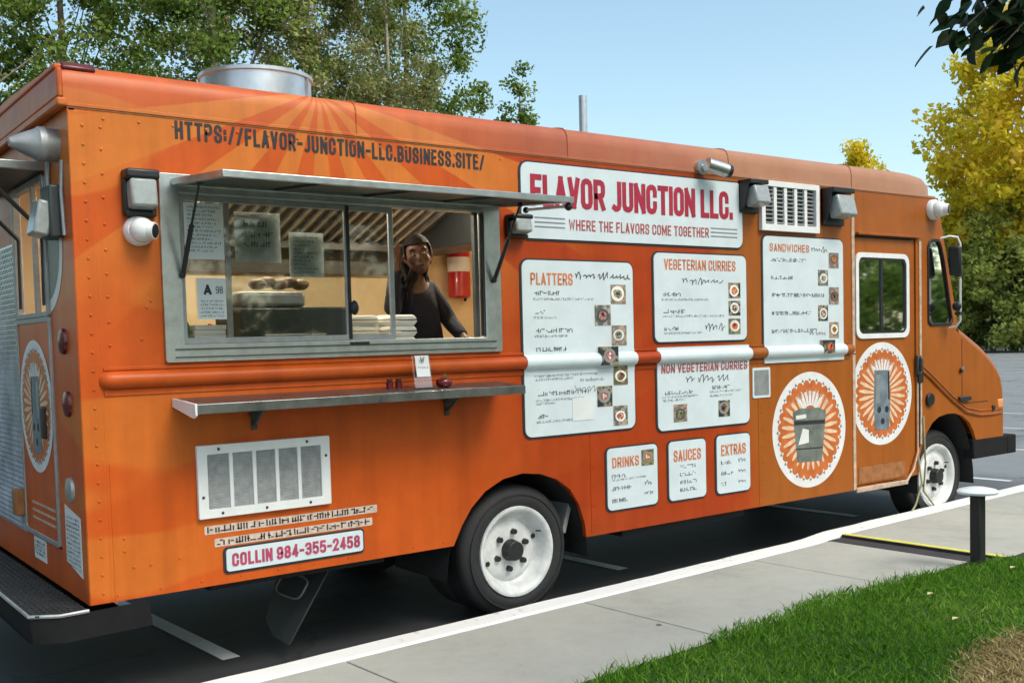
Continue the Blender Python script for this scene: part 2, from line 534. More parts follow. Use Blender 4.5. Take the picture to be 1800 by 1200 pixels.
def concrete_mat(name, base=(0.40, 0.40, 0.36)):
    m, nt, b = new_mat(name)
    p = geo_pos(nt)
    a = noise(nt, 1.3, 6, 0.6, p); c = noise(nt, 130, 3, 0.7, p); d = noise(nt, 9, 5, 0.7, p)
    k = mth(nt, 'ADD', mth(nt, 'MULTIPLY', a.outputs[0], 0.45), mth(nt, 'ADD', mth(nt, 'MULTIPLY', c.outputs[0], 0.3), mth(nt, 'MULTIPLY', d.outputs[0], 0.25)))
    r = ramp(nt, k, [(0.30, tuple(v * 0.62 for v in base)), (0.48, tuple(v * .96 for v in base)), (0.70, tuple(v * 1.16 for v in base))])
    sp = nd(nt, 'ShaderNodeTexVoronoi'); sp.inputs['Scale'].default_value = 45; nt.links.new(p, sp.inputs['Vector'])
    sr = ramp(nt, sp.outputs['Distance'], [(0.05, (0.72, 0.7, 0.68)), (0.13, (1, 1, 1))])
    col = mixc(nt, 0.35, r.outputs[0], sr.outputs[0], 'MULTIPLY')
    nt.links.new(col, b.inputs['Base Color'])
    b.inputs['Roughness'].default_value = 0.85
    bump(nt, b, c.outputs[0], 0.25, 0.004)
    return m


def worn_paint(name, col, under, lo=0.42, hi=0.5, sc=22):
    m, nt, b = new_mat(name)
    p = geo_pos(nt)
    n = noise(nt, sc, 6, 0.7, p); n2 = noise(nt, 2.5, 3, 0.5, p)
    k = mth(nt, 'ADD', mth(nt, 'MULTIPLY', n.outputs[0], 0.6), mth(nt, 'MULTIPLY', n2.outputs[0], 0.4))
    r = ramp(nt, k, [(lo - 0.07, under), (hi - 0.05, col), (0.8, tuple(v * 1.06 for v in col))])
    nt.links.new(r.outputs[0], b.inputs['Base Color'])
    b.inputs['Roughness'].default_value = 0.7
    return m


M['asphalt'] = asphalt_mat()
M['concrete'] = concrete_mat('concrete')
M['riser'] = simple('dark_riser', (0.035, 0.033, 0.038), 0.85, var=0.35, scale=12)  # one dark tone for the riser and the channel strip
M['joint'] = simple('joint_dirt', (0.07, 0.065, 0.055), 0.95)
M['kerb_paint'] = worn_paint('white_kerb_paint', (0.80, 0.80, 0.79), (0.36, 0.35, 0.33), 0.40, 0.47)
M['line_paint'] = worn_paint('worn_line_paint', (0.74, 0.74, 0.72), (0.30, 0.30, 0.30), 0.38, 0.48, 14)
M['line_far'] = worn_paint('white_line_paint', (0.62, 0.62, 0.62), (0.30, 0.30, 0.30), 0.36, 0.46, 14)
M['nosing'] = worn_paint('yellow_nosing_paint', (0.72, 0.66, 0.12), (0.46, 0.44, 0.28), 0.36, 0.48, 20)


def ground_green():
    m, nt, b = new_mat('lawn_soil')
    p = geo_pos(nt)
    a = noise(nt, 2.0, 6, 0.7, p); c = noise(nt, 60, 4, 0.7, p)
    k = mth(nt, 'ADD', mth(nt, 'MULTIPLY', a.outputs[0], 0.5), mth(nt, 'MULTIPLY', c.outputs[0], 0.5))
    r = ramp(nt, k, [(0.3, (0.012, 0.022, 0.006)), (0.55, (0.03, 0.065, 0.013)), (0.75, (0.06, 0.08, 0.025))])
    nt.links.new(r.outputs[0], b.inputs['Base Color']); b.inputs['Roughness'].default_value = 0.95
    bump(nt, b, c.outputs[0], 0.6, 0.02)
    return m


M['soil'] = ground_green()


def leaf_mat(name, stops, trans=0.42, rough=0.55):
    m = bpy.data.materials.new(name); m.use_nodes = True
    nt = m.node_tree; b = nt.nodes['Principled BSDF']; out = nt.nodes['Material Output']
    at = nd(nt, 'ShaderNodeAttribute'); at.attribute_name = 'leafv'
    r = ramp(nt, at.outputs['Fac'], stops)
    nt.links.new(r.outputs[0], b.inputs['Base Color'])
    b.inputs['Roughness'].default_value = rough
    b.inputs['Specular IOR Level'].default_value = 0.12
    t = nd(nt, 'ShaderNodeBsdfTranslucent'); nt.links.new(r.outputs[0], t.inputs[0])
    mx = nd(nt, 'ShaderNodeMixShader'); mx.inputs[0].default_value = trans
    nt.links.new(b.outputs[0], mx.inputs[1]); nt.links.new(t.outputs[0], mx.inputs[2])
    nt.links.new(mx.outputs[0], out.inputs[0])
    return m


M['leaf_green'] = leaf_mat('mid_green_leaves', [(0, (0.06, 0.11, 0.016)), (0.5, (0.15, 0.23, 0.038)), (0.85, (0.28, 0.33, 0.08)), (1, (0.46, 0.46, 0.20))])
M['leaf_olive'] = leaf_mat('olive_leaves', [(0, (0.10, 0.12, 0.03)), (0.5, (0.23, 0.25, 0.075)), (0.8, (0.38, 0.34, 0.16)), (1, (0.54, 0.46, 0.30))])
M['leaf_yellow'] = leaf_mat('autumn_yellow_leaves', [(0, (0.34, 0.34, 0.03)), (0.3, (0.70, 0.60, 0.04)), (0.7, (0.90, 0.69, 0.05)), (1, (0.90, 0.66, 0.16))], 0.5)
M['leaf_willow'] = leaf_mat('yellow_green_leaves', [(0, (0.22, 0.27, 0.06)), (0.5, (0.44, 0.49, 0.12)), (0.85, (0.62, 0.62, 0.18)), (1, (0.76, 0.70, 0.28))], 0.5)
M['leaf_dark'] = leaf_mat('grey_green_leaves', [(0, (0.09, 0.12, 0.055)), (0.6, (0.20, 0.25, 0.13)), (1, (0.36, 0.42, 0.25))], 0.5)
M['leaf_near'] = leaf_mat('dark_near_leaves', [(0, (0.008, 0.018, 0.006)), (0.6, (0.018, 0.040, 0.012)), (1, (0.04, 0.075, 0.02))], 0.15, 0.4)  # backlit darkness put into the leaf colour
M['blade'] = leaf_mat('grass_blades', [(0, (0.05, 0.14, 0.010)), (0.5, (0.125, 0.31, 0.026)), (0.85, (0.24, 0.43, 0.05)), (1, (0.50, 0.52, 0.20))], 0.3, 0.6)
M['straw'] = leaf_mat('dry_grass_blades', [(0, (0.22, 0.15, 0.06)), (0.4, (0.50, 0.38, 0.17)), (0.8, (0.70, 0.57, 0.30)), (1, (0.80, 0.72, 0.45))], 0.2, 0.8)

# ------------------------------------------------------------------ stroke lettering (condensed capitals, even stroke)
_O = [(0, .17), (0, .83), (.12, .95), (.36, 1), (.64, 1), (.88, .95), (1, .83), (1, .17), (.88, .05), (.64, 0), (.36, 0), (.12, .05), (0, .17)]
_C = [(1, .70), (1, .83), (.88, .95), (.64, 1), (.36, 1), (.12, .95), (0, .83), (0, .17), (.12, .05), (.36, 0), (.64, 0), (.88, .05), (1, .17), (1, .32)]
_Pb = [(0, 0), (0, 1), (.64, 1), (.9, .95), (1, .85), (1, .6), (.9, .5), (.64, .45), (.12, .45)]
GL = {
    'A': (1, [[(0, 0), (.5, 1)], [(.5, 1), (1, 0)], [(.18, .27), (.82, .27)]]),
    'B': (1, [[(0, 0), (0, 1), (.62, 1), (.9, .94), (.95, .85), (.95, .65), (.85, .56), (.6, .52)], [(0, .52), (.6, .52)], [(.6, .52), (.9, .47), (1, .36), (1, .14), (.9, .04), (.62, 0), (0, 0)]]),
    'C': (1, [_C]), 'D': (1, [[(0, 0), (0, 1), (.6, 1), (.88, .95), (1, .83), (1, .17), (.88, .05), (.6, 0), (0, 0)]]),
    'E': (.85, [[(1, 1), (0, 1), (0, 0), (1, 0)], [(0, .5), (.85, .5)]]),
    'F': (.85, [[(1, 1), (0, 1), (0, 0)], [(0, .5), (.85, .5)]]),
    'G': (1, [_C[:-1] + [(1, .46), (.55, .46)]]),
    'H': (1, [[(0, 0), (0, 1)], [(1, 0), (1, 1)], [(0, .52), (1, .52)]]),
    'I': (.0, [[(0, 0), (0, 1)]]),
    'J': (.8, [[(1, 1), (1, .17), (.88, .05), (.6, 0), (.35, 0), (.1, .05)]]),
    'K': (1, [[(0, 0), (0, 1)], [(1, 1), (.05, .42)], [(.35, .6), (1, 0)]]),
    'L': (.8, [[(0, 1), (0, 0), (1, 0)]]),
    'M': (1.35, [[(0, 0), (0, 1)], [(0, 1), (.5, .2), (1, 1)], [(1, 1), (1, 0)]]),
    'N': (1.05, [[(0, 0), (0, 1)], [(0, 1), (1, 0)], [(1, 0), (1, 1)]]),
    'O': (1, [_O]), 'P': (1, [_Pb]), 'Q': (1, [_O, [(.6, .22), (1, -.04)]]),
    'R': (1, [_Pb, [(.55, .45), (1, 0)]]),
    'S': (1, [[(1, .76), (1, .84), (.88, .95), (.64, 1), (.36, 1), (.12, .95), (0, .84), (0, .68), (.12, .58), (.88, .42), (1, .32), (1, .16), (.88, .05), (.64, 0), (.36, 0), (.12, .05), (0, .16), (0, .26)]]),
    'T': (1, [[(0, 1), (1, 1)], [(.5, 1), (.5, 0)]]),
    'U': (1, [[(0, 1), (0, .17), (.12, .05), (.36, 0), (.64, 0), (.88, .05), (1, .17), (1, 1)]]),
    'V': (1, [[(0, 1), (.5, 0)], [(.5, 0), (1, 1)]]),
    'W': (1.5, [[(0, 1), (.25, 0), (.5, .85), (.75, 0), (1, 1)]]),
    'X': (1, [[(0, 0), (1, 1)], [(0, 1), (1, 0)]]), 'Y': (1, [[(0, 1), (.5, .45), (1, 1)], [(.5, .45), (.5, 0)]]),
    'Z': (.9, [[(0, 1), (1, 1), (0, 0), (1, 0)]]),
    '0': (1, [_O]), '1': (.4, [[(0, .82), (1, 1), (1, 0)]]),
    '2': (1, [[(0, .78), (0, .85), (.15, .96), (.5, 1), (.85, .96), (1, .85), (1, .65), (0, 0), (1, 0)]]),
    '3': (1, [[(0, .85), (.15, .96), (.5, 1), (.85, .96), (1, .85), (1, .63), (.8, .53), (.4, .52)], [(.8, .53), (1, .42), (1, .15), (.85, .04), (.5, 0), (.15, .04), (0, .15)]]),
    '4': (1, [[(.75, 0), (.75, 1)], [(.75, 1), (0, .25)], [(0, .25), (1, .25)]]),
    '5': (1, [[(.95, 1), (.08, 1), (0, .52), (.3, .6), (.7, .6), (.95, .5), (1, .4), (1, .17), (.88, .05), (.6, 0), (.3, 0), (0, .12)]]),
    '6': (1, [[(1, .83), (.85, .96), (.5, 1), (.15, .95), (0, .83), (0, .17), (.15, .04), (.5, 0), (.85, .04), (1, .17), (1, .42), (.85, .54), (.5, .57), (.1, .5)]]),
    '7': (.9, [[(0, 1), (1, 1), (.35, 0)]]),
    '8': (1, [[(.5, .52), (.15, .57), (.05, .68), (.05, .85), (.2, .96), (.5, 1), (.8, .96), (.95, .85), (.95, .68), (.85, .57), (.5, .52)], [(.5, .52), (.12, .46), (0, .36), (0, .14), (.15, .04), (.5, 0), (.85, .04), (1, .14), (1, .36), (.88, .46), (.5, .52)]]),
    '9': (1, [[(0, .17), (.15, .04), (.5, 0), (.85, .05), (1, .17), (1, .83), (.85, .96), (.5, 1), (.15, .96), (0, .83), (0, .58), (.15, .46), (.5, .43), (.9, .5)]]),
    ':': (.0, [[(0, .2), (0, .32)], [(0, .62), (0, .74)]]), '.': (.0, [[(0, 0), (0, .09)]]),
    '/': (.8, [[(0, 0), (1, 1)]]), '-': (.6, [[(0, .45), (1, .45)]]), "'": (.0, [[(0, .8), (0, 1)]]),
    '(': (.3, [[(1, 1), (0, .7), (0, .3), (1, 0)]]), ')': (.3, [[(0, 1), (1, .7), (1, .3), (0, 0)]]),
}


def stroke(mb, pts, w, mp, mi=0):
    """flat strip of width w along 2-D points, mitred; mp maps (a, b) to 3-D"""
    P = [Vector((p[0], p[1])) for p in pts]
    n = len(P)
    closed = (P[0] - P[-1]).length < 1e-6 and n > 3
    L = []; Rr = []
    for i in range(n):
        a = P[i - 1] if i > 0 else (P[-2] if closed else None)
        c = P[i + 1] if i < n - 1 else (P[1] if closed else None)
        d1 = (P[i] - a).normalized() if a is not None else None
        d2 = (c - P[i]).normalized() if c is not None else None
        if d1 is None: d1 = d2
        if d2 is None: d2 = d1
        n1 = Vector((-d1.y, d1.x)); n2 = Vector((-d2.y, d2.x))
        m = n1 + n2
        if m.length < 0.3: m = n1
        m.normalize()
        k = min(1.0 / max(m.dot(n1), 0.35), 2.2)
        e = Vector((0, 0))
        if not closed and i == 0: e = -d2 * w / 2
        if not closed and i == n - 1: e = d1 * w / 2
        L.append(P[i] + m * (w / 2 * k) + e); Rr.append(P[i] - m * (w / 2 * k) + e)
    vs = [mp(p) for p in L] + [mp(p) for p in Rr]
    fs = [(i, i + 1, n + i + 1, n + i) for i in range(n - 1)]
    mb.add(vs, fs, mi)


def text(mb, s, x0, z0, h, width=None, y=0.0, wr=0.36, gap=0.19, sw=0.13, mp=None, mi=0, slope=0.0):
    """s from x0, baseline z0, cap height h; squeezed to width when given"""
    adv = []; cur = 0.0
    w = sw
    for ch in s:
        if ch == ' ': cur += wr * 0.75; continue
        g = GL[ch]
        adv.append((ch, cur, g[0] * wr)); cur += g[0] * wr + w + gap * 0.55
    tot = cur - gap * 0.55
    kx = h if width is None else width / tot
    base_mp = mp
    for ch, a, gw in adv:
        for si, pl in enumerate(GL[ch][1]):
            mp = base_mp if base_mp else (lambda p, d=y - .0005 * si: (p.x, d, p.y))
            pts = [(x0 + (a + w / 2 + q[0] * gw) * kx, z0 + h * (w / 2 + q[1] * (1 - w)) + slope * (a * kx)) for q in pl]
            stroke(mb, pts, w * h, mp, mi)
    return tot * kx


RNG = random.Random(7)


def greek(mb, x0, z0, x1, h, y, mi=0, w=None, mp=None, word=(2, 7)):
    """an illegible line of print: letter-sized ticks in word lengths"""
    if mp is None: mp = lambda p: (p.x, y, p.y)
    x = x0; w = w or h * 0.26
    while x < x1 - h * 0.3:
        for _ in range(RNG.randint(*word)):
            if x > x1 - h * 0.3: break
            a = RNG.random()
            if a < .55:
                stroke(mb, [(x + w / 2, z0), (x + w / 2, z0 + h * RNG.choice((.7, 1, 1)))], w, mp, mi)
            if a > .3:
                zz = z0 + h * RNG.choice((.08, .5, .9))
                stroke(mb, [(x, zz), (x + h * .45, zz)], w * .8, mp, mi)
            x += h * .62
        x += h * .45


def scrawl(mb, x0, z0, x1, h, y, mi=0, w=0.006, mp=None):
    """handwriting-like marker line: running loops broken into words"""
    if mp is None: mp = lambda p: (p.x, y, p.y)
    x = x0; ph = 0.0; pts = []; amp = .5
    w = w * .8
    while x < x1:
        ph += .75; x += h * .075
        if RNG.random() < .18: amp = RNG.choice((.28, .35, .55, .9))
        pts.append((x + h * .14 * math.sin(ph), z0 + h * (.42 + .5 * amp * math.sin(ph * .97 + 1.2) + .05 * math.sin(ph * .31))))
        if len(pts) > 14 and RNG.random() < .07:
            stroke(mb, pts, w, mp, mi); pts = []; x += h * .35
    if len(pts) > 1: stroke(mb, pts, w, mp, mi)


# ------------------------------------------------------------------ setting: lot, kerb, sidewalk, lawn
KA = math.atan(0.054)
KO = Vector((0.0, -0.32))
_k = Vector((math.cos(KA), math.sin(KA))); _n = Vector((-math.sin(KA), math.cos(KA)))


def LW(s, t, z=0.0):
    """s along the kerb, t out into the lot"""
    p = KO + _k * s + _n * t
    return (p.x, p.y, z)


def lbox(mb, s0, s1, t0, t1, z0, z1, mi=0):
    vs = [LW(s, t, z) for s in (s0, s1) for t in (t0, t1) for z in (z0, z1)]
    return mb.add(vs, [(0, 1, 3, 2), (4, 6, 7, 5), (0, 4, 5, 1), (2, 3, 7, 6), (0, 2, 6, 4), (1, 5, 7, 3)], mi)


def lquad(mb, s0, s1, t0, t1, z, mi=0):
    return mb.add([LW(s0, t0, z), LW(s1, t0, z), LW(s1, t1, z), LW(s0, t1, z)], [(0, 1, 2, 3)], mi)


g = MB(); g.add([(-400, -400, 0), (500, -400, 0), (500, 500, 0), (-400, 500, 0)], [(0, 1, 2, 3)])
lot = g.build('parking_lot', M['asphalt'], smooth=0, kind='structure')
rl = random.Random(3)
for k in range(-3, 14):
    q = MB(); s = 0.86 + 3.02 * k
    lquad(q, s - .05, s + .05, 0.70, 6.0, 0.004)
    q.build('parking_line', M['line_paint'] if k < 3 else M['line_far'], lot, loc=LW(s, 3, 0.004), smooth=0)
for k in range(0, 14):
    q = MB(); s = 1.3 + 3.02 * k
    lquad(q, s - .05, s + .05, 12.5, 23.5, 0.004)
    q.build('parking_line', M['line_far'], lot, loc=LW(s, 17, 0.004), smooth=0)

ZS, ZR, SSTEP = 0.15, 0.172, 5.30
kb = MB(); rk = random.Random(8)
ks = [-7 + .16 * i for i in range(76)] + [SSTEP - .32, SSTEP - .2, SSTEP - .1, SSTEP] + [SSTEP + .2 * i for i in range(1, 150)]
ks = [q for q in ks if q <= SSTEP - .33 or q >= SSTEP - .321]
for q in ks:
    f = min(1, max(0, (q - SSTEP + .32) / .32)); z = ZS + (ZR - ZS) * f * f * (3 - 2 * f) + rk.uniform(-.0015, .0015)
    a, b_, c = (rk.uniform(-.004, .004) for _ in range(3))
    kb.v += [LW(q, -.17 + a, -.05), LW(q, -.17 + a, z - .012), LW(q, -.158 + a, z), LW(q, -.02 + b_, z), LW(q, .0 + b_, z - .02 + c), LW(q, .012 + b_, -.05)]
for i in range(len(ks) - 1):
    for j in range(5):
        a = i * 6 + j
        kb.f.append((a, a + 1, a + 7, a + 6)); kb.m.append(0)
kb.build('kerb', M['kerb_paint'], smooth=25, kind='structure')

base = MB(); lbox(base, -7, SSTEP, -1.34, -0.175, -0.05, ZS - 0.022); lbox(base, SSTEP + .002, 60, -1.5, -0.175, -0.05, ZR - 0.022)
walk = base.build('sidewalk', M['joint'], smooth=0, kind='structure')
edges = [-5.3, -3.72, -2.14, -0.55, 1.03, 2.62, 4.20, SSTEP - .185]
for a, b_ in zip(edges[:-1], edges[1:]):
    q = MB(); lbox(q, a + .005, b_ - .005, -1.33, -0.198, 0.0, ZS)
    q.build('slab', M['concrete'], walk, loc=LW((a + b_) / 2, -.7, ZS), smooth=0, bevel=0.005)
e = SSTEP + 0.055
while e < 40:
    q = MB(); lbox(q, e + .004, e + 1.576, -1.49, -0.198, 0.0, ZR)
    q.build('slab', M['concrete'], walk, loc=LW(e + .8, -.7, ZR), smooth=0, bevel=0.005)
    e += 1.58
st = MB()
lbox(st, SSTEP, SSTEP + 0.05, -1.75, -0.175, 0.02, ZR + .002)
nz = st.build('step_nosing', M['nosing'], walk, smooth=0, bevel=0.004)
st = MB(); lbox(st, SSTEP - 0.004, SSTEP - 0.0005, -1.75, -0.178, 0.02, ZR - .004)
st.build('step_riser', M['riser'], walk, smooth=0)
st = MB(); lbox(st, SSTEP - 0.183, SSTEP - 0.005, -1.75, -0.178, 0.02, ZS - .002)
st.build('drain_channel', M['riser'], walk, smooth=0)

# lawn sheet with small undulation
def lawn_z(s, t):
    return (ZS + .022 + .014 * np.sin(s * .8) * np.cos(t * .9) + .02 * np.clip((-1.3 - t) / 2, 0, 1) + 0.04 / (1 + np.exp(-(s - SSTEP - .1) * 8)))


lm = MB(); ns, ntn = 170, 60
rr_ = random.Random(11)
for i in range(ns + 1):
    for j in range(ntn + 1):
        s = -7 + 55 * (i / ns) ** 1.3; t = -1.27 - 12 * (j / ntn) ** 1.6
        edge = 0.0 if j else rr_.uniform(-.02, .03)
        z = float(lawn_z(s, t)) - (.012 if j == 0 else 0)
        lm.v.append(LW(s, t + edge - (.0 if s < SSTEP else .17), z))
for i in range(ns):
    for j in range(ntn):
        a = i * (ntn + 1) + j
        lm.f.append((a, a + ntn + 1, a + ntn + 2, a + 1)); lm.m.append(0)
lawn = lm.build('lawn', M['soil'], smooth=180, kind='structure')

# verges far off: beyond the lot on the left behind the truck and on the far side
fv = MB()
fv.add([(-40, 13.5, 0.10), (23, 13.5, 0.10), (23, 60, 0.10), (-40, 60, 0.10)], [(0, 1, 2, 3)])
fv.build('tree_verge', M['soil'], smooth=0, kind='structure')
def FL(a, d, z):
    c = Vector((78.0, 38.0)); al = Vector((-0.48, 0.877)); ou = Vector((0.877, 0.48))
    p = c + al * a + ou * d
    return (p.x, p.y, z)
fk = MB()
vs = [FL(a, d, z) for a in (-60, 90) for d in (0, 0.9) for z in (-.05, .28)]
fk.add(vs, [(0, 1, 3, 2), (4, 6, 7, 5), (0, 4, 5, 1), (2, 3, 7, 6), (0, 2, 6, 4), (1, 5, 7, 3)])
fk.build('far_kerb', M['concrete'], smooth=0, kind='structure')
fv = MB(); fv.add([FL(-60, .9, .22), FL(90, .9, .22), FL(90, 60, 1.5), FL(-60, 60, 1.5)], [(0, 1, 2, 3)])
fv.build('far_verge', M['soil'], smooth=0, kind='structure')


# ------------------------------------------------------------------ leaves and grass
def quads_mesh(name, V, vals, nv=4):
    """V: (n, nv, 3) polygons; vals: one float per polygon"""
    n = len(V)
    me = bpy.data.meshes.new(name)
    me.vertices.add(n * nv); me.vertices.foreach_set('co', V.reshape(-1).astype(np.float32))
    me.loops.add(n * nv); me.loops.foreach_set('vertex_index', np.arange(n * nv, dtype=np.int32))
    me.polygons.add(n); me.polygons.foreach_set('loop_start', np.arange(0, n * nv, nv, dtype=np.int32))
    me.polygons.foreach_set('loop_total', np.full(n, nv, dtype=np.int32))
    at = me.attributes.new('leafv', 'FLOAT', 'FACE'); at.data.foreach_set('value', vals.astype(np.float32))
    me.update(calc_edges=True)
    return me


def leaf_cloud(rg, cen, sig, per, size, up=0.6):
    """cen (m,3), sig (m,) -> leaf quads and values"""
    m = len(cen)
    idx = np.repeat(np.arange(m), per)
    d = rg.normal(size=(len(idx), 3)); d /= np.linalg.norm(d, axis=1)[:, None] + 1e-9
    rad = rg.uniform(0, 1, len(idx)) ** 0.55
    P = cen[idx] + d * (rad * sig[idx])[:, None] * np.array([1.0, 1.0, 0.75])
    nrm = rg.normal(size=(len(idx), 3)) * .8 + np.array([0, -.35, up]); nrm /= np.linalg.norm(nrm, axis=1)[:, None]
    ax = rg.normal(size=(len(idx), 3)); ax -= nrm * (ax * nrm).sum(1)[:, None]; ax /= np.linalg.norm(ax, axis=1)[:, None]
    bx = np.cross(nrm, ax)
    L = size * rg.uniform(.6, 1.3, len(idx))[:, None]; W = L * rg.uniform(.45, .7, len(idx))[:, None]
    V = np.stack([P - ax * L * .5, P + bx * W * .5 - nrm * L * .06, P + ax * L * .5, P - bx * W * .5 - nrm * L * .06], 1)
    cv = rg.uniform(0, 1, m)
    vals = np.clip(cv[idx] * .45 + rg.uniform(0, 1, len(idx)) * .55, 0, 1)
    return V, vals


def tree(name, label, base, H, z0, prof, n_cl, per, sig, size, lmat, bark, tr, seed, group=None, cat='tree', lean=(0, 0), limbs=9):
    """prof: function of 0..1 crown height -> crown radius in metres"""
    rg = np.random.default_rng(seed); rd = random.Random(seed)
    root = empty(name, base, label, cat, group)
    B = Vector(base)
    cen = []; sg = []
    while len(cen) < n_cl:
        t = rg.uniform(0, 1); rm = prof(t)
        if rg.uniform() > rm / 4.2 + .15: continue
        a = rg.uniform(0, 2 * PI); r = rm * rg.uniform(0, 1) ** .45
        zz = z0 + t * (H - z0)
        cen.append((B.x + lean[0] * zz + r * math.cos(a), B.y + lean[1] * zz + r * math.sin(a), B.z + zz))
        sg.append(sig * rg.uniform(.55, 1.35))
    cen = np.array(cen); sg = np.array(sg)
    V, vals = leaf_cloud(rg, cen, sg, per, size)
    cr = link_mesh('crown', quads_mesh('crown', V, vals), lmat, root)
    mb = MB()
    top = H * .93
    pts = []; rad = []
    for i in range(9):
        f = i / 8
        pts.append((B.x + lean[0] * top * f + rd.uniform(-.08, .08) * (i > 0) * tr * 5, B.y + lean[1] * top * f + rd.uniform(-.08, .08) * tr * 5 * (i > 0), B.z - .1 + top * f))
        rad.append(tr * (1.25 if i == 0 else 1) * (1 - f) ** .8 + .012)
    mb.tube(pts, rad, 9)
    mb.build('trunk', bark, root, smooth=60)
    lb = MB()
    order = rd.sample(range(len(cen)), min(limbs * 3, len(cen)))
    for i in order:
        c = Vector(cen[i]); f = max(.06, min(.9, (c.z - B.z) / top - rd.uniform(.12, .25)))
        k = f * 8; k0 = int(k)
        p0 = Vector(pts[k0]).lerp(Vector(pts[min(8, k0 + 1)]), k - k0)
        mid = p0.lerp(c, .5) + Vector((0, 0, -.06 * (c - p0).length))
        r0 = max(.012, tr * .42 * (1 - f))
        lb.tube([p0, mid, c], [r0, r0 * .6, r0 * .15 + .003], 5)
    lb.build('limb', bark, root, smooth=60, kind='stuff')
    return root


def copy_tree(o, loc, label, group=None, rz=0.0, sc=1.0):
    c = o.copy(); COL.objects.link(c); c.location = loc; c.rotation_euler = (0, 0, rz); c.scale = (sc, sc, sc)
    c['label'] = label
    if group: c['group'] = group
    for ch in list(o.children):
        k = ch.copy(); COL.objects.link(k); k.parent = c
    return c


pr_round = lambda w: (lambda t: w * (0.55 + 0.45 * math.sin(PI * min(1, t * .9 + .15))) * (1 - max(0, t - .75) * 2.2))
pr_cone = lambda w: (lambda t: w * (1.02 - t) ** .75)
pr_oval = lambda w: (lambda t: w * max(.12, math.sin(PI * (t * .86 + .12))))

GB = 'trees behind the truck'
tree('broadleaf_tree', 'tall green tree behind the rear corner of the orange truck', (3.2, 19, .1), 13.5, 2.5, pr_round(2.9), 140, 170, .52, .13, M['leaf_green'], M['bark'], .17, 1, GB)
tree('broadleaf_tree', 'dense green tree rising behind the round silver roof vent', (7.9, 18.2, .1), 14.0, 2.5, pr_round(2.7), 210, 190, .58, .13, M['leaf_green'], M['bark'], .18, 2, GB)
tree('broadleaf_tree', 'bushy green tree between the rear corner tree and the vent', (5.6, 22, .1), 14.5, 2.5, pr_round(2.6), 180, 180, .60, .13, M['leaf_green'], M['bark'], .17, 3, GB)
tree('sparse_tree', 'thin olive tree with pale trunk just right of the roof vent', (10.2, 18.0, .1), 13.0, 2.2, pr_round(2.0), 140, 180, .52, .11, M['leaf_olive'], M['bark_pale'], .10, 4, GB)
tree('sparse_tree', 'thin browning tree with pale trunk left of the last green tree', (12.6, 18.5, .1), 13.2, 2.2, pr_round(2.0), 145, 180, .52, .11, M['leaf_olive'], M['bark_pale'], .10, 5, GB)
tree('broadleaf_tree', 'tall green tree at the right end of the row behind the truck', (15.0, 21.5, .1), 14.5, 2.0, pr_round(2.45), 190, 190, .56, .13, M['leaf_green'], M['bark'], .17, 6, GB)
tree('broadleaf_tree', 'olive green tree in the second row behind the truck', (10.9, 24.5, .1), 15.0, 2.0, pr_round(3.2), 190, 180, .64, .14, M['leaf_olive'], M['bark'], .17, 7, GB)
tree('broadleaf_tree', 'green tree at the left edge of the photo behind the truck', (0.2, 21, .1), 14.0, 2.5, pr_round(2.9), 130, 170, .55, .14, M['leaf_olive'], M['bark'], .17, 8, GB)
tree('young_tree', 'small separate pointed tree left of the thin roof pipe', (18.35, 20.5, .1), 9.9, 1.5, pr_cone(1.75), 95, 95, .40, .14, M['leaf_green'], M['bark'], .09, 9, GB)

GR = 'trees across the parking lot'
tree('autumn_tree', 'big bright yellow autumn tree at the right edge beyond the parking lot', (69.4, 30.9, .3), 22.5, 7.0, pr_round(6.6), 320, 95, 1.45, .46, M['leaf_yellow'], M['bark'], .35, 21, GR)
tree('willow', 'yellow green tree below the bright yellow one beyond the lot', (68.5, 30.6, .3), 11.5, .6, pr_round(5.2), 230, 95, 1.15, .36, M['leaf_willow'], M['bark'], .25, 22, GR)
tree('willow', 'pale green tree directly behind the truck mirror', (71.0, 36.0, .3), 10.5, .6, pr_round(4.8), 200, 95, 1.1, .36, M['leaf_willow'], M['bark'], .25, 23, GR)
tree('bush', 'dark grey green rounded bush at the far kerb beside the truck nose', (69.9, 30.6, .3), 5.8, .0, pr_round(3.3), 150, 110, .75, .27, M['leaf_dark'], M['bark'], .12, 24, GR, 'bush')
tree('bush', 'dark green bush partly hidden behind the truck mirror', (71.2, 36.6, .3), 4.6, .0, pr_round(2.8), 110, 110, .75, .27, M['leaf_dark'], M['bark'], .12, 25, GR, 'bush')
tree('autumn_tree', 'small pale yellow treetop showing over the truck cab roof', (62.0, 39.3, .1), 14.2, 5.0, pr_oval(2.7), 90, 110, .9, .36, M['leaf_yellow'], M['bark'], .2, 26, GR)
tree('autumn_tree', 'yellow green tree left of the big yellow one above the cab camera', (76.0, 36.2, .4), 15.5, 2.0, pr_round(4.2), 140, 120, 1.2, .42, M['leaf_yellow'], M['bark'], .28, 27, GR)
tree('willow', 'low leafy green tree left of the mirror tree, seen through the cab', (64.0, 40.8, .2), 8.5, .2, pr_round(4.2), 150, 120, 1.1, .38, M['leaf_willow'], M['bark'], .22, 29, GR)
tree('willow', 'green tree seen through the cab windows beyond the lot', (66.0, 45.0, .2), 11.5, .3, pr_round(6.0), 190, 120, 1.2, .42, M['leaf_willow'], M['bark'], .28, 28, GR)
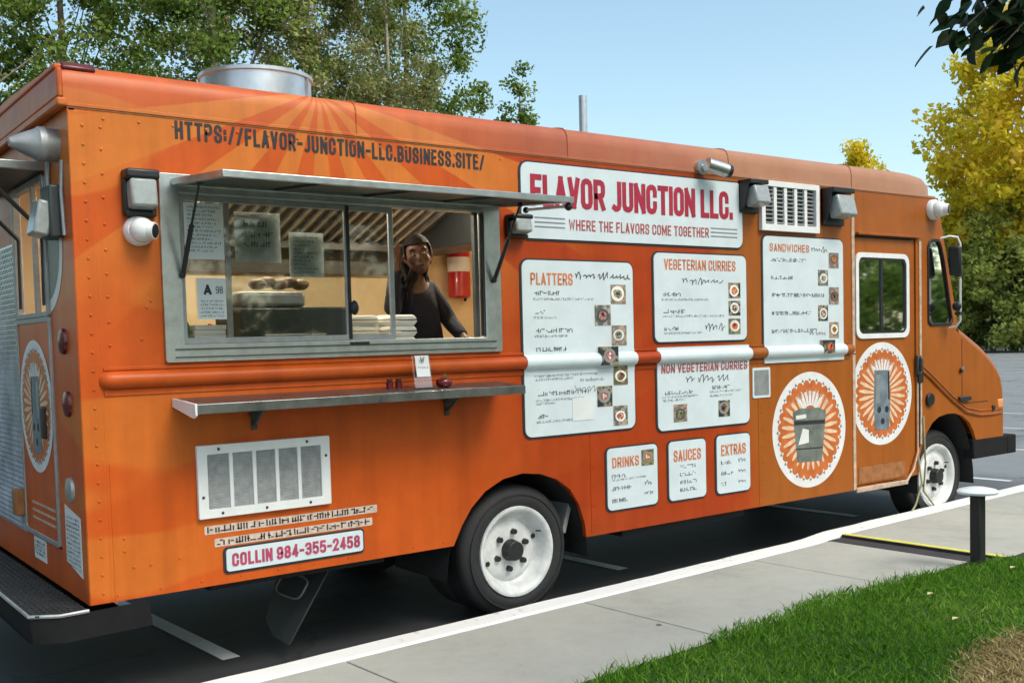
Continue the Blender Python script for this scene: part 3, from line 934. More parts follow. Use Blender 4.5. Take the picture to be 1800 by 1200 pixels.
# unseen trees added to reflect in windows and paint; last three shade the rear
proto = tree('added_tree', 'unseen tree added for reflections, nearest to the lawn, opposite the front wheel', (17, -17, .1), 9.5, 1.8, pr_round(3.0), 110, 90, .85, .30, M['leaf_green'], M['bark'], .18, 31, 'unseen trees added for the light')
for i, (x, y, sc, w) in enumerate([(23.5, -19, 1.1, 'beyond the truck nose'), (31, -22, 1.2, 'farther along past the truck nose'), (11.5, -22, 1.0, 'opposite the cab'), (40, -24, 1.25, 'farthest along the street'), (4.5, -24, 1.05, 'opposite the menu boards'), (-11.5, 7.5, 1.15, 'on the rear side of the truck'), (-10.0, 14.0, 1.2, 'at the rear near the tree row'), (-15.0, 1.0, 1.1, 'farthest behind the rear bumper')]):
    copy_tree(proto, (x, y, .1), 'unseen tree added for the light, ' + w, 'unseen trees added for the light', i * 1.3, sc)


hz_ = np.random.default_rng(77)
hroot = empty('hedge', (32, -15, .1), 'unseen hedge added to darken the cab window reflections', 'hedge')  # unseen hedge added to keep bright horizon out of the window reflections
hc_ = np.stack([hz_.uniform(13, 58, 330), np.zeros(330), hz_.uniform(.4, 3.6, 330)], 1); hc_[:, 1] = -11.5 - .16 * (hc_[:, 0] - 13) + hz_.normal(0, .35, 330)
V_, vals_ = leaf_cloud(hz_, hc_, np.full(330, .75), 60, .26)
link_mesh('foliage', quads_mesh('foliage', V_, vals_), M['leaf_green'], hroot)['kind'] = 'stuff'
# overhanging tree, close to the camera on the right: only a drooping branch end is in the frame
def near_tree():
    rg = np.random.default_rng(55); rd = random.Random(55)
    base_ = (3.9, -4.9, .18)
    root = empty('overhanging_tree', base_, 'dark broad-leaved branch hanging into the top right corner', 'tree')
    tb = MB()
    tb.tube([(3.9, -4.9, .1), (3.85, -4.85, 1.2), (3.95, -4.8, 2.2), (3.8, -4.75, 3.2), (3.7, -4.7, 4.3)], [.15, .12, .11, .09, .04], 12)
    tb.build('trunk', M['bark'], root, smooth=60)
    N0 = Vector((2.25, -3.75, 2.95))
    lim = MB()
    lim.tube([(3.88, -4.78, 2.7), (3.1, -4.25, 3.05), N0], [.06, .04, .02], 8)
    ends = [(1.53, -3.27, 2.50), (1.61, -3.25, 2.62), (1.60, -3.33, 2.43), (1.79, -3.28, 2.44), (1.75, -3.39, 2.41), (1.69, -3.30, 2.54),
            (1.89, -3.28, 2.51), (1.89, -3.13, 2.62), (1.64, -3.47, 2.52), (1.77, -3.33, 2.62), (1.60, -3.36, 2.62), (1.80, -3.47, 2.44),
            (1.70, -3.22, 2.62), (1.66, -3.31, 2.64), (1.84, -3.2, 2.56), (1.72, -3.38, 2.50), (1.82, -3.33, 2.66), (1.66, -3.26, 2.50), (1.98, -3.2, 2.62), (1.95, -3.35, 2.48), (1.72, -3.5, 2.50), (1.70, -3.42, 2.58), (1.85, -3.4, 2.58)]
    leaves = []                       # (position, direction, normal, length)
    for E_ in ends:
        E_ = Vector(E_) + Vector((.06, -.042, .025))
        s0 = N0 + Vector((rd.uniform(-.35, .1), rd.uniform(-.1, .2), rd.uniform(-.2, .1)))
        s0 = N0.lerp(E_, rd.uniform(.15, .5)) + Vector((0, 0, .06))
        mid = s0.lerp(E_, .5) + Vector((0, 0, .05))
        lim.tube([N0, s0, mid, E_], [.012, .008, .005, .002], 5)
        d = (E_ - s0).normalized()
        for k in range(6):
            f = .3 + .7 * k / 5
            p = (s0.lerp(mid, f * 2) if f < .5 else mid.lerp(E_, f * 2 - 1))
            side = Vector((rd.gauss(0, 1), rd.gauss(0, 1), rd.gauss(-.35, .6))).normalized()
            dr = (d * rd.uniform(.2, 1.0) + side * .8 + Vector((0, 0, -.25))).normalized()
            nn = Vector((rd.gauss(0, .5), rd.gauss(0, .5), 1)).normalized()
            leaves.append((p, dr, nn, rd.uniform(.065, .105)))
        if rd.random() < 2:
            for k in range(10 if E_.z > 2.47 else 4):
                p = E_ + Vector((rd.gauss(.02, .055), rd.gauss(-.01, .055), rd.gauss(.03, .04)))
                dr = (d * .5 + Vector((rd.gauss(-.4, .6), rd.gauss(.2, .6), rd.gauss(-.4, .4)))).normalized()
                nn = Vector((rd.gauss(0, .6), rd.gauss(0, .6), 1)).normalized()
                leaves.append((p, dr, nn, rd.uniform(.06, .095)))
    lim.build('limb', M['bark'], root, smooth=60)
    # one leaf mesh shared by all: pointed oval, folded along the midrib, base at the origin, along +X
    me = bpy.data.meshes.new('leaf')
    xs = [0, .18, .42, .68, .88, 1.0]; ws = [.0, .17, .27, .22, .10, 0]
    v = []; f = []
    for x, w_ in zip(xs, ws):
        dz = -.10 * x * x
        v += [(x, w_, dz + .06 * (w_ > 0)), (x, 0, dz), (x, -w_, dz + .06 * (w_ > 0))]
    for i in range(5):
        a = i * 3
        f += [(a, a + 3, a + 4, a + 1), (a + 1, a + 4, a + 5, a + 2)]
    me.from_pydata(v, [], f)
    at = me.attributes.new('leafv', 'FLOAT', 'FACE'); at.data.foreach_set('value', [.35 + .06 * (i % 5) for i in range(len(f))])
    me.polygons.foreach_set('use_smooth', [True] * len(f))
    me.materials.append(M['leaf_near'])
    for (p, dr, nn, L) in leaves:
        o = bpy.data.objects.new('leaf', me); COL.objects.link(o)
        o.parent = root
        z = (nn - dr * nn.dot(dr)).normalized(); y = z.cross(dr)
        o.matrix_local = Matrix.Translation(p - Vector(base_)) @ Matrix((dr, y, z)).transposed().to_4x4() @ Matrix.Diagonal((L, L, L, 1))
    cen = np.array([(rg.normal(3.5, .8), rg.normal(-4.6, .75), rg.normal(4.3, .7)) for _ in range(70)])
    V, vals = leaf_cloud(rg, cen, np.full(len(cen), .4), 40, .1)
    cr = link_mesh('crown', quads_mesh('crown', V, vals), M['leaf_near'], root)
    cr['kind'] = 'stuff'


near_tree()


def blades(name, label, pts, hgt, wid, mat_, seed, lean=.35):
    rg = np.random.default_rng(seed)
    n = len(pts)
    a = rg.uniform(0, 2 * PI, n)
    h = hgt * rg.uniform(.5, 1.35, n)
    w = wid * rg.uniform(.7, 1.3, n)
    dx = np.stack([np.cos(a), np.sin(a), 0 * a], 1)
    b = rg.uniform(0, 2 * PI, n); le = h * rg.uniform(0, lean * 2, n)
    off = np.stack([np.cos(b) * le, np.sin(b) * le, h], 1)
    mid = off * np.array([.35, .35, .6])
    V = np.stack([pts - dx * w[:, None] / 2, pts + dx * w[:, None] / 2, pts + mid + dx * w[:, None] * .36, pts + off, pts + mid - dx * w[:, None] * .36], 1)
    pv = .5 + .5 * np.sin(pts[:, 0] * 3.1 + np.sin(pts[:, 1] * 2.3) * 2) * np.sin(pts[:, 1] * 2.7 + 1)
    vals = np.clip(rg.uniform(0, 1, n) * .7 + pv * .3, 0, 1)
    me = quads_mesh(name, V, vals, 5)
    o = link_mesh(name, me, mat_, None)
    return setp(o, label, name.replace('_', ' '), None, 'stuff')


def lawn_points(n, s0, s1, t0, t1, seed, keep=None):
    rg = np.random.default_rng(seed)
    s = rg.uniform(s0, s1, n); t = rg.uniform(t0, t1, n)
    if keep is not None:
        k = keep(s, t, rg); s = s[k]; t = t[k]
    x = KO.x + _k.x * s + _n.x * t; y = KO.y + _k.y * s + _n.y * t
    z = lawn_z(s, t) - .003
    return np.stack([x, y, z], 1)


def ragged(s, t, rg):
    e = -1.17 - np.minimum(.25, .04 * (s - 3.2) ** 2) + .04 * np.sin(s * 2.1) + .03 * np.sin(s * 7.3 + 1) - .22 / (1 + np.exp(-(s - SSTEP + .05) * 30))
    return (t < e - rg.uniform(0, .10, len(s)) ** 1.0) & ~dry_zone(s, t, rg)


def dry_zone(s, t, rg):
    return (((s - 3.35) / 1.0) ** 2 + ((t + 2.96) / .72) ** 2 + rg.normal(0, .12, len(s))) < 1.0


blades('grass', 'short green lawn grass beside the pale sidewalk', np.concatenate([
    lawn_points(150000, .8, 7.5, -3.9, -1.05, 5, ragged), lawn_points(25000, 7.5, 30, -6, -1.1, 6, ragged),
    lawn_points(26000, -6, .8, -5, -1.1, 8, ragged)]), .032, .0052, M['blade'], 1, .75)
blades('grass', 'longer grass blades leaning over the sidewalk edge', lawn_points(5000, .8, 7.5, -1.45, -1.12, 12, ragged), .052, .005, M['blade'], 3, .5)
blades('dry_grass', 'straw coloured dry grass patch in the lawn corner', lawn_points(75000, 1.6, 4.6, -3.9, -2.0, 9, lambda s, t, rg: dry_zone(s, t, rg)), .030, .008, M['straw'], 2, 1.1)

# ------------------------------------------------------------------ the food truck
TW = 2.30
T = empty('food_truck', (3.9, 1.15, 0), 'orange food truck with menu boards and an open serving window', 'food truck')


def part(mb, name, mats, parent=None, **kw):
    return mb.build(name, mats, parent or T, **kw)


def arch(cx, cz, r, a0, a1, n=14):
    return [(cx + r * math.cos(R(a0 + (a1 - a0) * i / n)), cz + r * math.sin(R(a0 + (a1 - a0) * i / n))) for i in range(n + 1)]


ZSEAM = 2.768
# rear wheel arch: centre 2.49, half width .50, top .876
rear_arch = [(2.985, .43), (2.975, .52), (2.93, .645), (2.86, .745), (2.76, .815), (2.63, .862), (2.49, .878), (2.35, .858), (2.22, .80), (2.12, .715), (2.05, .62), (1.99, .511)]
side = [(0, .511), (0, ZSEAM), (5.765, ZSEAM), (5.765, .43)] + rear_arch
win_hole = rrect(.43, 1.655, 2.31, 2.455, .004, 1)
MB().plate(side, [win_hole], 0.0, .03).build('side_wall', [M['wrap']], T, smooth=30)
# far side wall and the floor, inner skins
MB().plate([(0, .511), (0, ZSEAM), (6.93, ZSEAM), (6.93, .511)], [], TW - .03, .03).build('far_side_wall', [M['wrap']], T, smooth=30)
fl = MB(); fl.box2((.03, .035, .70), (1.90, TW - .035, .75)); fl.box2((1.90, .64, .70), (3.08, TW - .64, .75)); fl.box2((3.08, .035, .70), (6.6, TW - .035, .75)); fl.box2((6.6, .60, .70), (7.2, TW - .6, .75))
part(fl, 'floor', M['floor_in'])
inn = MB()
inn.plate([(.05, .75), (.05, 2.74), (4.25, 2.74), (4.25, .75)], [], TW - .075, .02)
inn.box2((4.25, .05, .75), (4.28, TW - .05, 2.74))
inn.box2((.05, .08, 2.70), (4.25, TW - .08, 2.72))
inn.plate([(.05, 1.0), (.05, 2.72), (4.24, 2.72), (4.24, 1.0)], [rrect(.40, 1.63, 2.34, 2.48, .004, 1)], .036, .015)
part(inn, 'inner_panel', M['cream'])
# seam gutter
gut = MB(); gut.box2((-.012, -.007, ZSEAM - .004), (6.9, .0, ZSEAM + .012))
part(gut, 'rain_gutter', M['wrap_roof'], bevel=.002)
gut = MB(); gut.box2((-.006, -.003, ZSEAM - .011), (6.9, .0, ZSEAM - .004))
part(gut, 'seam_gap', M['worn'])

# roof: swept profile with rounded shoulders, nose rounded down over the cab
half = [(-.003, 2.775), (-.003, 2.865), (.003, 2.905), (.016, 2.932), (.040, 2.952), (.085, 2.963), (.2, 2.978), (.5, 3.0), (TW / 2, 3.02)]
prof = half + [(TW - y, z) for y, z in reversed(half[:-1])]
rows = [(-.02, 0, .94), (0.0, 0, 1.0)] + [(x, 0, 1) for x in (1.5, 3.0, 4.5, 5.6, 6.35)] + [(6.60, .01, .97), (6.78, .02, .88), (6.89, .05, .70), (6.95, .1, .42), (6.965, .14, .1)]
rm = MB(); npf = len(prof)
for (x, ins, kz) in rows:
    for (y, z) in prof:
        yy = TW / 2 + (y - TW / 2) * (1 - ins)
        rm.v.append((x, yy, 2.775 + (z - 2.775) * kz))
for i in range(len(rows) - 1):
    for j in range(npf - 1):
        a = i * npf + j
        rm.f.append((a, a + npf, a + npf + 1, a + 1)); rm.m.append(0)
rm.f.append(tuple(range(npf))); rm.m.append(0)
rm.f.append(tuple((len(rows) - 1) * npf + k for k in reversed(range(npf)))); rm.m.append(0)
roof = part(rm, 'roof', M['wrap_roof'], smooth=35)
# raised rim along the roof edges at the back
rim = MB()
rim.box2((-.045, -.01, 2.80), (-.02, TW + .01, 2.93))
rim.box2((-.05, .02, 2.925), (.02, TW - .02, 2.955))
rim.box2((-.05, -.014, 2.76), (-.005, TW + .014, 2.80))
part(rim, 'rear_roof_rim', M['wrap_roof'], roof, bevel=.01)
ml = MB(); ml.box((.055, .035, 2.938), (.15, .05, .045), rot=(R(-38), 0, 0))
part(ml, 'marker_light', M['redlens'], roof, bevel=.012)
# roof joint strips
for x in (1.45, 2.9, 4.35, 5.75):
    js = MB(); js.tube([(x, -.005, 2.78), (x, -.005, 2.865), (x, .001, 2.906), (x, .014, 2.934), (x, .039, 2.955), (x, .084, 2.966), (x, .2, 2.981), (x, 1.15, 3.023)], .0045, 5)
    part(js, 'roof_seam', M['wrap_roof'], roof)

# exhaust duct and flue pipe on the roof
VX, VY, VR = 1.30, .92, .318
dm = MB()
dm.lathe((VX, VY, 2.98), (0, 0, 1), [(0, VR + .04), (.02, VR + .04), (.021, VR), (.235, VR), (.24, VR + .012), (.26, VR + .012), (.265, VR - .004), (.255, VR - .02), (.05, VR - .02), (.04, 0)], 40)
duct = part(dm, 'exhaust_duct', M['galv'], smooth=30)
sd = MB(); sd.box((VX + .204, VY - .248, 3.105), (.014, .012, .22), rot=(0, 0, R(-50)))
part(sd, 'duct_seam', M['alu_dull'], duct)
pm = MB(); pm.cyl((3.73, .8, 2.98), (3.73, .8, 3.40), .03, n=14); pm.cyl((3.73, .8, 3.0), (3.73, .8, 3.035), .07, .05, n=16)
part(pm, 'flue_pipe', M['galv'])

# rear corner trim, panel seams and rivets
ct = MB(); ct.box2((-.004, -.004, .511), (.092, .0, ZSEAM - .02))
part(ct, 'corner_trim', M['wrap'], bevel=.0025)
for xa, za, xb, zb in ((.108, .50, .114, 1.15), (3.03, .45, 3.036, 1.45), (4.63, .44, 4.65, 1.49)):
    sm = MB(); sm.box2((xa, -.0025, za), (xb, .0, zb)); part(sm, 'panel_seam', M['wrap'])
rv = MB(); rg_ = random.Random(4)


def rivet(x, z, y=0.0, r=.0075):
    rv.lathe((x, y, z), (0, -1, 0), [(0, r), (.004, r * .8), (.0062, 0)], 6)


z = .56
while z < 2.72:
    rivet(.055, z, -.004)
    z += .085
z = 1.7
while z < 2.72:
    rivet(.135, z + rg_.uniform(-.01, .01)); z += .11
for x, z in [(.16, .80), (.16, .74), (.28, .66), (.42, .67), (.20, .66), (.31, 1.87), (.33, 1.9), (.28, 1.72)]:
    rivet(x, z)
x = .15
while x < 5.7:
    rivet(x, ZSEAM - .045); x += .16
x = .12
while x < 2.0:
    rivet(x, .54, r=.005); x += .2
for x in (3.05, 4.67):
    z = .5
    while z < 1.45:
        rivet(x, z, r=.005); z += .12
part(rv, 'rivet', M['wrap'], kind='stuff')

# belt rail
BZ, BR = 1.535, .043


def belt(mb, x0, x1, r, mi=0, rounded=True):
    n = 10
    xs = [(x0, 0.02), (x0 + .012, .6), (x0 + .035, .9), (x0 + .06, 1.0)] if rounded else [(x0, 1)]
    xs += [(x1, 1)]
    b = len(mb.v)
    for (x, k) in xs:
        for i in range(n + 1):
            a = R(90 + 180 * i / n)
            mb.v.append((x, min(0, math.cos(a) * (r + .003)) * k, BZ + math.sin(a) * (r - .002) * (.4 + .6 * k)))
    for i in range(len(xs) - 1):
        for j in range(n):
            q = b + i * (n + 1) + j
            mb.f.append((q, q + 1, q + n + 2, q + n + 1)); mb.m.append(mi)
    if not rounded:
        mb.f.append(tuple(range(b, b + n + 1))); mb.m.append(mi)
    mb.f.append(tuple(b + (len(xs) - 1) * (n + 1) + k for k in reversed(range(n + 1)))); mb.m.append(mi)


bm_ = MB(); belt(bm_, .075, 5.72, BR)
part(bm_, 'belt_rail', M['wrap'], smooth=50)
bl = MB(); bl.box2((.10, -.006, BZ - BR - .03), (5.70, 0, BZ - BR - .002)); bl.box2((.10, -.006, BZ + BR + .002), (5.70, 0, BZ + BR + .018))
part(bl, 'belt_flange', M['wrap'], bevel=.002)

# ---------------- serving window
wf = MB()
wf.plate(rrect(.384, 1.608, 2.357, 2.497, .012, 2), [rrect(.475, 1.690, 2.245, 2.410, .004, 1)], -.022, .02)
wf.plate(rrect(.43, 1.655, 2.31, 2.452, .004, 1), [rrect(.47, 1.693, 2.25, 2.406, .003, 1)], -.002, .062)
window = part(wf, 'serving_window', M['alu'], bevel=.003)
gl = MB(); gl.box2((.43, -.03, 1.665), (2.31, -.021, 1.672)); gl.box2((.43, -.03, 1.628), (2.31, -.021, 1.634))
part(gl, 'sill_track', M['alu_dark'], window)


def sash(x0, x1, y, name, glassmat):
    m = MB()
    m.plate(rrect(x0, 1.694, x1, 2.405, .004, 1), [rrect(x0 + .028, 1.722, x1 - .028, 2.378, .003, 1)], y, .016)
    o = part(m, name, M['alu_dull'], window, bevel=.002)
    p = MB(); p.add([(x0 + .027, y + .008, 1.72), (x1 - .027, y + .008, 1.72), (x1 - .027, y + .008, 2.379), (x0 + .027, y + .008, 2.379)], [(0, 1, 2, 3)])
    q = p.build('pane', glassmat, window, smooth=0)
    return o


sash(.475, 1.39, .008, 'sliding_sash', M['glass'])
sash(.715, 1.672, .030, 'sliding_sash', M['glass'])
bk = MB(); bk.box2((1.372, .0, 1.70), (1.388, .008, 2.40))
part(bk, 'sash_seal', M['black'], window)
lt = MB(); lt.box2((1.36, -.034, 1.668), (1.47, -.016, 1.684)); lt.ball((1.40, -.008, 1.865), .03, 10, 8, sc=(.8, .6, 1.3))
part(lt, 'latch', M['black'], window)
jb = MB(); jb.box2((2.19, .0, 1.695), (2.215, .03, 2.405)); jb.box2((2.235, -.012, 1.70), (2.247, .02, 2.40))
part(jb, 'jamb_strip', M['alu_dark'], window)

# awning flap propped open above the window
AX0, AX1, AZ0, AZ1, AD = .44, 2.385, 2.452, 2.405, .66
aw = MB()
def apt(x, f, dz=0): return (x, -.03 - (AD - .03) * f, AZ0 + (AZ1 - AZ0) * f + dz)
def aslab(mb, x0, x1, f0, f1, z0, z1, mi=0):
    vs = [apt(x, f, z) for x in (x0, x1) for f in (f0, f1) for z in (z0, z1)]
    return mb.add(vs, [(0, 1, 3, 2), (4, 6, 7, 5), (0, 4, 5, 1), (2, 3, 7, 6), (0, 2, 6, 4), (1, 5, 7, 3)], mi)
aslab(aw, AX0 + .02, AX1 - .02, .03, .97, .004, .012)
awning = part(aw, 'awning', M['alu_dark'])
af = MB()
for args in ((AX0, AX1, .955, 1.0, -.012, .02), (AX0, AX1, 0, .04, -.012, .02), (AX0, AX0 + .03, .04, .955, -.012, .02), (AX1 - .03, AX1, .04, .955, -.012, .02)):
    aslab(af, *args)
part(af, 'awning_frame', M['alu'], awning, bevel=.003)
for x in (.95, 1.45, 1.95):
    a2 = MB(); aslab(a2, x, x + .022, .04, .955, -.008, .003); part(a2, 'awning_rib', M['alu_dark'], awning)
for x, sgn in ((.475, 1), (2.30, -1)):
    s1 = MB(); p0 = Vector(apt(x, .42, -.012)); p1 = Vector((x - .0, -.034, 2.02)); pm_ = p0.lerp(p1, .45)
    s1.tube([p0, pm_], .006, 8); s1.tube([pm_, p1], .012, 8); s1.ball(p0, .016, 8, 6); s1.ball(p1, .016, 8, 6)
    part(s1, 'gas_strut', M['black'], awning)
s2 = MB(); s2.tube([apt(AX1 - .015, .93, -.03), apt(AX1 - .015, .38, -.035)], .008, 8)
part(s2, 'prop_rod', M['white'], awning)
s2 = MB(); s2.ball(apt(AX1 - .015, .95, -.032), .022, 8, 6); s2.ball(apt(AX1 - .015, .36, -.036), .018, 8, 6)
part(s2, 'rod_end', M['black'], awning)
ah = MB()
ah.tube([(1.46, -.02, 2.50), (1.46, -.04, 2.53), (1.60, -.04, 2.53), (1.60, -.02, 2.50)], .006, 6)
part(ah, 'awning_hook', M['trim'], awning)

# folding shelf under the window
sh = MB()
sh.add([(.418, -.0, 1.437), (2.33, -.0, 1.437), (2.30, -.30, 1.418), (.418, -.30, 1.418)], [(0, 1, 2, 3)])
sh.box2((.418, -.305, 1.372), (2.30, -.297, 1.418)); sh.box2((.418, -.02, 1.385), (2.33, -.003, 1.434))
sh.box2((.60, -.29, 1.385), (2.28, -.02, 1.405))
shelf = part(sh, 'serving_shelf', M['shelf'], bevel=.003)
sc_ = MB(); sc_.plate([(0, 1.437), (-.305, 1.420), (-.305, 1.366), (-.27, 1.352), (0, 1.395)], [], .410, .012, plane='X')
part(sc_, 'shelf_end_cap', M['white'], shelf, bevel=.003)
for x in (.80, 1.95):
    b = MB(); b.box2((x, -.012, 1.26), (x + .03, 0, 1.385)); b.tube([(x + .015, -.012, 1.285), (x + .015, -.16, 1.385)], .01, 6); b.box2((x - .01, -.05, 1.33), (x + .04, -.004, 1.36))
    part(b, 'shelf_bracket', M['steel_dark'], shelf)

# ---------------- grilles
v1 = MB(); v1.plate(rrect(.512, .845, 1.219, 1.202, .004, 1), [rrect(.562, .888, 1.168, 1.156, .003, 1)], -.024, .023)
vent = part(v1, 'lower_vent', M['white'], bevel=.004)
for k in range(4):
    x = .562 + (k + 1) * .606 / 5
    q = MB(); q.box2((x - .0095, -.020, .888), (x + .0095, -.004, 1.156)); part(q, 'vent_bar', M['white'], vent, bevel=.002)
q = MB(); q.box2((.555, -.003, .88), (1.175, -.001, 1.165)); part(q, 'vent_screen', M['gray_mid'], vent)
q = MB()
for k in range(34):
    z = .892 + k * .0079
    q.box((.865, -.0085, z), (.604, .0085, .0022), rot=(R(38), 0, 0))
part(q, 'vent_louvre', M['gray_mid'], vent, kind='stuff')
q = MB()
for x, z in ((.63, .866), (.86, .866), (1.10, .866), (.62, 1.18), (1.09, 1.18), (.536, .95), (1.195, 1.1)):
    q.lathe((x, -.024, z), (0, -1, 0), [(0, .008), (.004, .006), (.005, 0)], 8)
part(q, 'vent_screw', M['steel_dark'], vent, kind='stuff')

v2 = MB(); v2.plate(rrect(4.66, 2.405, 5.315, 2.760, .004, 1), [rrect(4.70, 2.452, 5.275, 2.72, .003, 1)], -.034, .033)
vent2 = part(v2, 'upper_vent', M['white'], bevel=.004)
q = MB(); q.box2((4.695, -.004, 2.447), (5.28, -.001, 2.725)); part(q, 'vent_back', M['ink'], vent2)
for k in range(4):
    x = 4.70 + (k + 1) * .575 / 5
    q = MB(); q.box2((x - .016, -.028, 2.452), (x + .016, -.006, 2.72)); part(q, 'vent_bar', M['white'], vent2, bevel=.002)
sl_me = None
for k in range(5):
    for r_ in range(9):
        x = 4.70 + (k + .5) * .575 / 5; z = 2.466 + r_ * .0288
        if sl_me is None:
            q = MB(); q.box((x, -.015, z), (.086, .018, .006), rot=(R(35), 0, 0))
            o0 = q.build('slat', M['alu_dull'], vent2, loc=(x, -.015, z)); sl_me = o0.data
        else:
            o = bpy.data.objects.new('slat', sl_me); COL.objects.link(o); o.parent = vent2
            o.location = Vector((x, -.015, z)) - wloc(vent2)


# ---------------- menu boards and lettering
def board(name, x0, z0, x1, z1, r=.05, on_belt=False, label=None, back=True):
    if back:
        m = MB(); m.plate(rrect(x0 - .014, z0 - .014, x1 + .010, z1 + .010, r + .008), [], -.004, .004)  # dark rim: shadow outline around the board put into its shape
        b_ = part(m, name, M['black_print'], label=label)
    else:
        b_ = None
    m = MB(); m.plate(rrect(x0, z0, x1, z1, r), [], -.010, .006)
    f_ = part(m, 'face' if b_ else name, M['board'], b_ or T, label=None if b_ else label)
    if on_belt:
        m = MB(); belt(m, x0, min(x1, x1), BR + .005, rounded=False); m.box2((x0, -.012, BZ - BR - .034), (x1, -.003, BZ - BR)); m.box2((x0, -.012, BZ + BR), (x1, -.003, BZ + BR + .02))
        part(m, 'face_fold', M['board'], b_ or T, smooth=50)
    return b_ or f_


PY = -.0118


def dish(x0, z0, x1, z1, parent, i):
    y = -.0125
    if z0 < BZ + .03 and z1 > BZ - .03:
        y = -BR - .0105
    m = MB(); m.box2((x0, y, z0), (x1, y + .0015 if y > -.02 else -.011, z1))
    o = part(m, 'dish_photo', PHOTO[i % 4], parent)
    cx, cz = (x0 + x1) / 2 + RNG.uniform(-.008, .008), (z0 + z1) / 2 + RNG.uniform(-.008, .008); r = (x1 - x0) * RNG.uniform(.36, .44)
    m = MB(); m.plate(circ(cx, cz, r, 20, r * RNG.uniform(.7, .95)), [], y - .0006, 0, mi=0)
    k = r * .74
    pts = [(cx + k * RNG.uniform(.7, 1.05) * math.cos(2 * PI * q / 14), cz + k * .82 * RNG.uniform(.7, 1.05) * math.sin(2 * PI * q / 14)) for q in range(14)]
    m.plate(pts, [], y - .0012, 0, mi=1)
    for _ in range(5):
        a = RNG.uniform(0, 2 * PI); q = k * RNG.uniform(.1, .55)
        m.plate(circ(cx + q * math.cos(a), cz + q * math.sin(a) * .8, k * RNG.uniform(.14, .26), 8), [], y - .0016, 0, mi=2)
    c1 = [M['foam'], M['alu_dull'], M['ink'], M['paper']][RNG.randrange(4)]
    c2 = [M['bread'], M['orange_in'], M['maroon_print'], PHOTO[0], PHOTO[3]][RNG.randrange(5)]
    c3 = [M['green'], M['cream_print'], M['red_print'], M['foam'], M['leafy']][RNG.randrange(5)]
    m.build('dish_print', [c1, c2, c3], parent, smooth=0)
    return o


hb = board('header_board', 2.529, 2.274, 4.477, 2.722, .055, label='long white header board lettered FLAVOR JUNCTION LLC.')
m = MB(); text(m, 'FLAVOR JUNCTION LLC.', 2.600, 2.465, .190, 1.775, PY, sw=.185, wr=.40, gap=.17)
part(m, 'lettering', M['red_print'], hb, smooth=0)
m = MB(); text(m, 'WHERE THE FLAVORS COME TOGETHER', 2.890, 2.333, .066, 1.243, PY, sw=.15)
part(m, 'lettering', M['maroon_print'], hb, smooth=0)
for xa, xb in ((2.625, 2.86), (4.153, 4.42)):
    for z in (2.341, 2.368, 2.395):
        m = MB(); m.box2((xa, PY, z), (xb, -.0102, z + .008)); part(m, 'rule_line', M['gray_print'], hb)

pb = board('platters_board', 2.519, 1.088, 3.415, 2.145, .05, True, 'tall white menu board headed PLATTERS')
m = MB(); text(m, 'PLATTERS', 2.582, 1.998, .072, .328, PY, sw=.15); part(m, 'lettering', M['orange_print'], pb, smooth=0)
m = MB()
scrawl(m, 2.925, 2.035, 3.385, .05, PY, 0, .008)
for x0, z0, x1 in ((2.612, 1.94, 2.80), (2.615, 1.826, 2.70), (2.618, 1.714, 2.912), (2.614, 1.60, 2.847), (2.617, 1.482, 2.85), (2.619, 1.334, 3.026), (2.615, 1.198, 2.70)):
    greek(m, x0, z0, x1, .021, PY)
part(m, 'print', M['ink'], pb, smooth=0)
m = MB()
for x0, z0, x1 in ((2.598, 1.908, 3.085), (2.60, 1.797, 2.78), (2.60, 1.685, 2.86), (2.596, 1.446, 3.10), (2.60, 1.425, 2.9), (2.60, 1.30, 2.99), (2.60, 1.28, 2.75), (2.60, 1.17, 2.95)):
    greek(m, x0, z0, x1, .012, PY)
scrawl(m, 2.90, 1.33, 3.10, .06, PY, 0, .005); scrawl(m, 2.95, 1.40, 3.15, .03, PY, 0, .005)
part(m, 'print', M['gray_print'], pb, smooth=0)
m = MB(); m.box2((2.886, -.0125, 1.165), (3.064, -.0112, 1.305)); part(m, 'taped_paper', M['paper'], pb)
for i, (x0, z0, x1, z1) in enumerate([(3.222, 1.885, 3.350, 2.005), (3.085, 1.750, 3.217, 1.877), (3.224, 1.622, 3.350, 1.748), (3.105, 1.500, 3.239, 1.616), (3.232, 1.370, 3.354, 1.490), (3.091, 1.240, 3.217, 1.368), (3.225, 1.112, 3.347, 1.238)]):
    dish(x0, z0, x1, z1, pb, [0, 1, 0, 2, 3, 2, 1][i])

vb = board('vegetarian_board', 3.607, 1.634, 4.509, 2.218, .045, False, 'white menu board headed VEGETERIAN CURRIES')
m = MB(); text(m, 'VEGETERIAN CURRIES', 3.700, 2.110, .070, .697, PY, sw=.15); part(m, 'lettering', M['orange_print'], vb, smooth=0)
m = MB(); scrawl(m, 3.86, 2.015, 4.26, .055, PY, 0, .007); scrawl(m, 4.075, 1.70, 4.27, .055, PY, 0, .007)
for x0, z0, x1 in ((3.691, 1.937, 3.858), (3.688, 1.825, 3.888), (3.693, 1.71, 3.84)): greek(m, x0, z0, x1, .021, PY)
part(m, 'print', M['ink'], vb, smooth=0)
m = MB()
for x0, z0, x1 in ((3.674, 1.908, 4.12), (3.68, 1.798, 4.275), (3.69, 1.685, 4.06)): greek(m, x0, z0, x1, .012, PY)
part(m, 'print', M['gray_print'], vb, smooth=0)
for i, (x0, z0, x1, z1) in enumerate([(4.323, 1.925, 4.443, 2.030), (4.321, 1.805, 4.441, 1.905), (4.318, 1.675, 4.439, 1.782)]): dish(x0, z0, x1, z1, vb, [2, 2, 3][i])

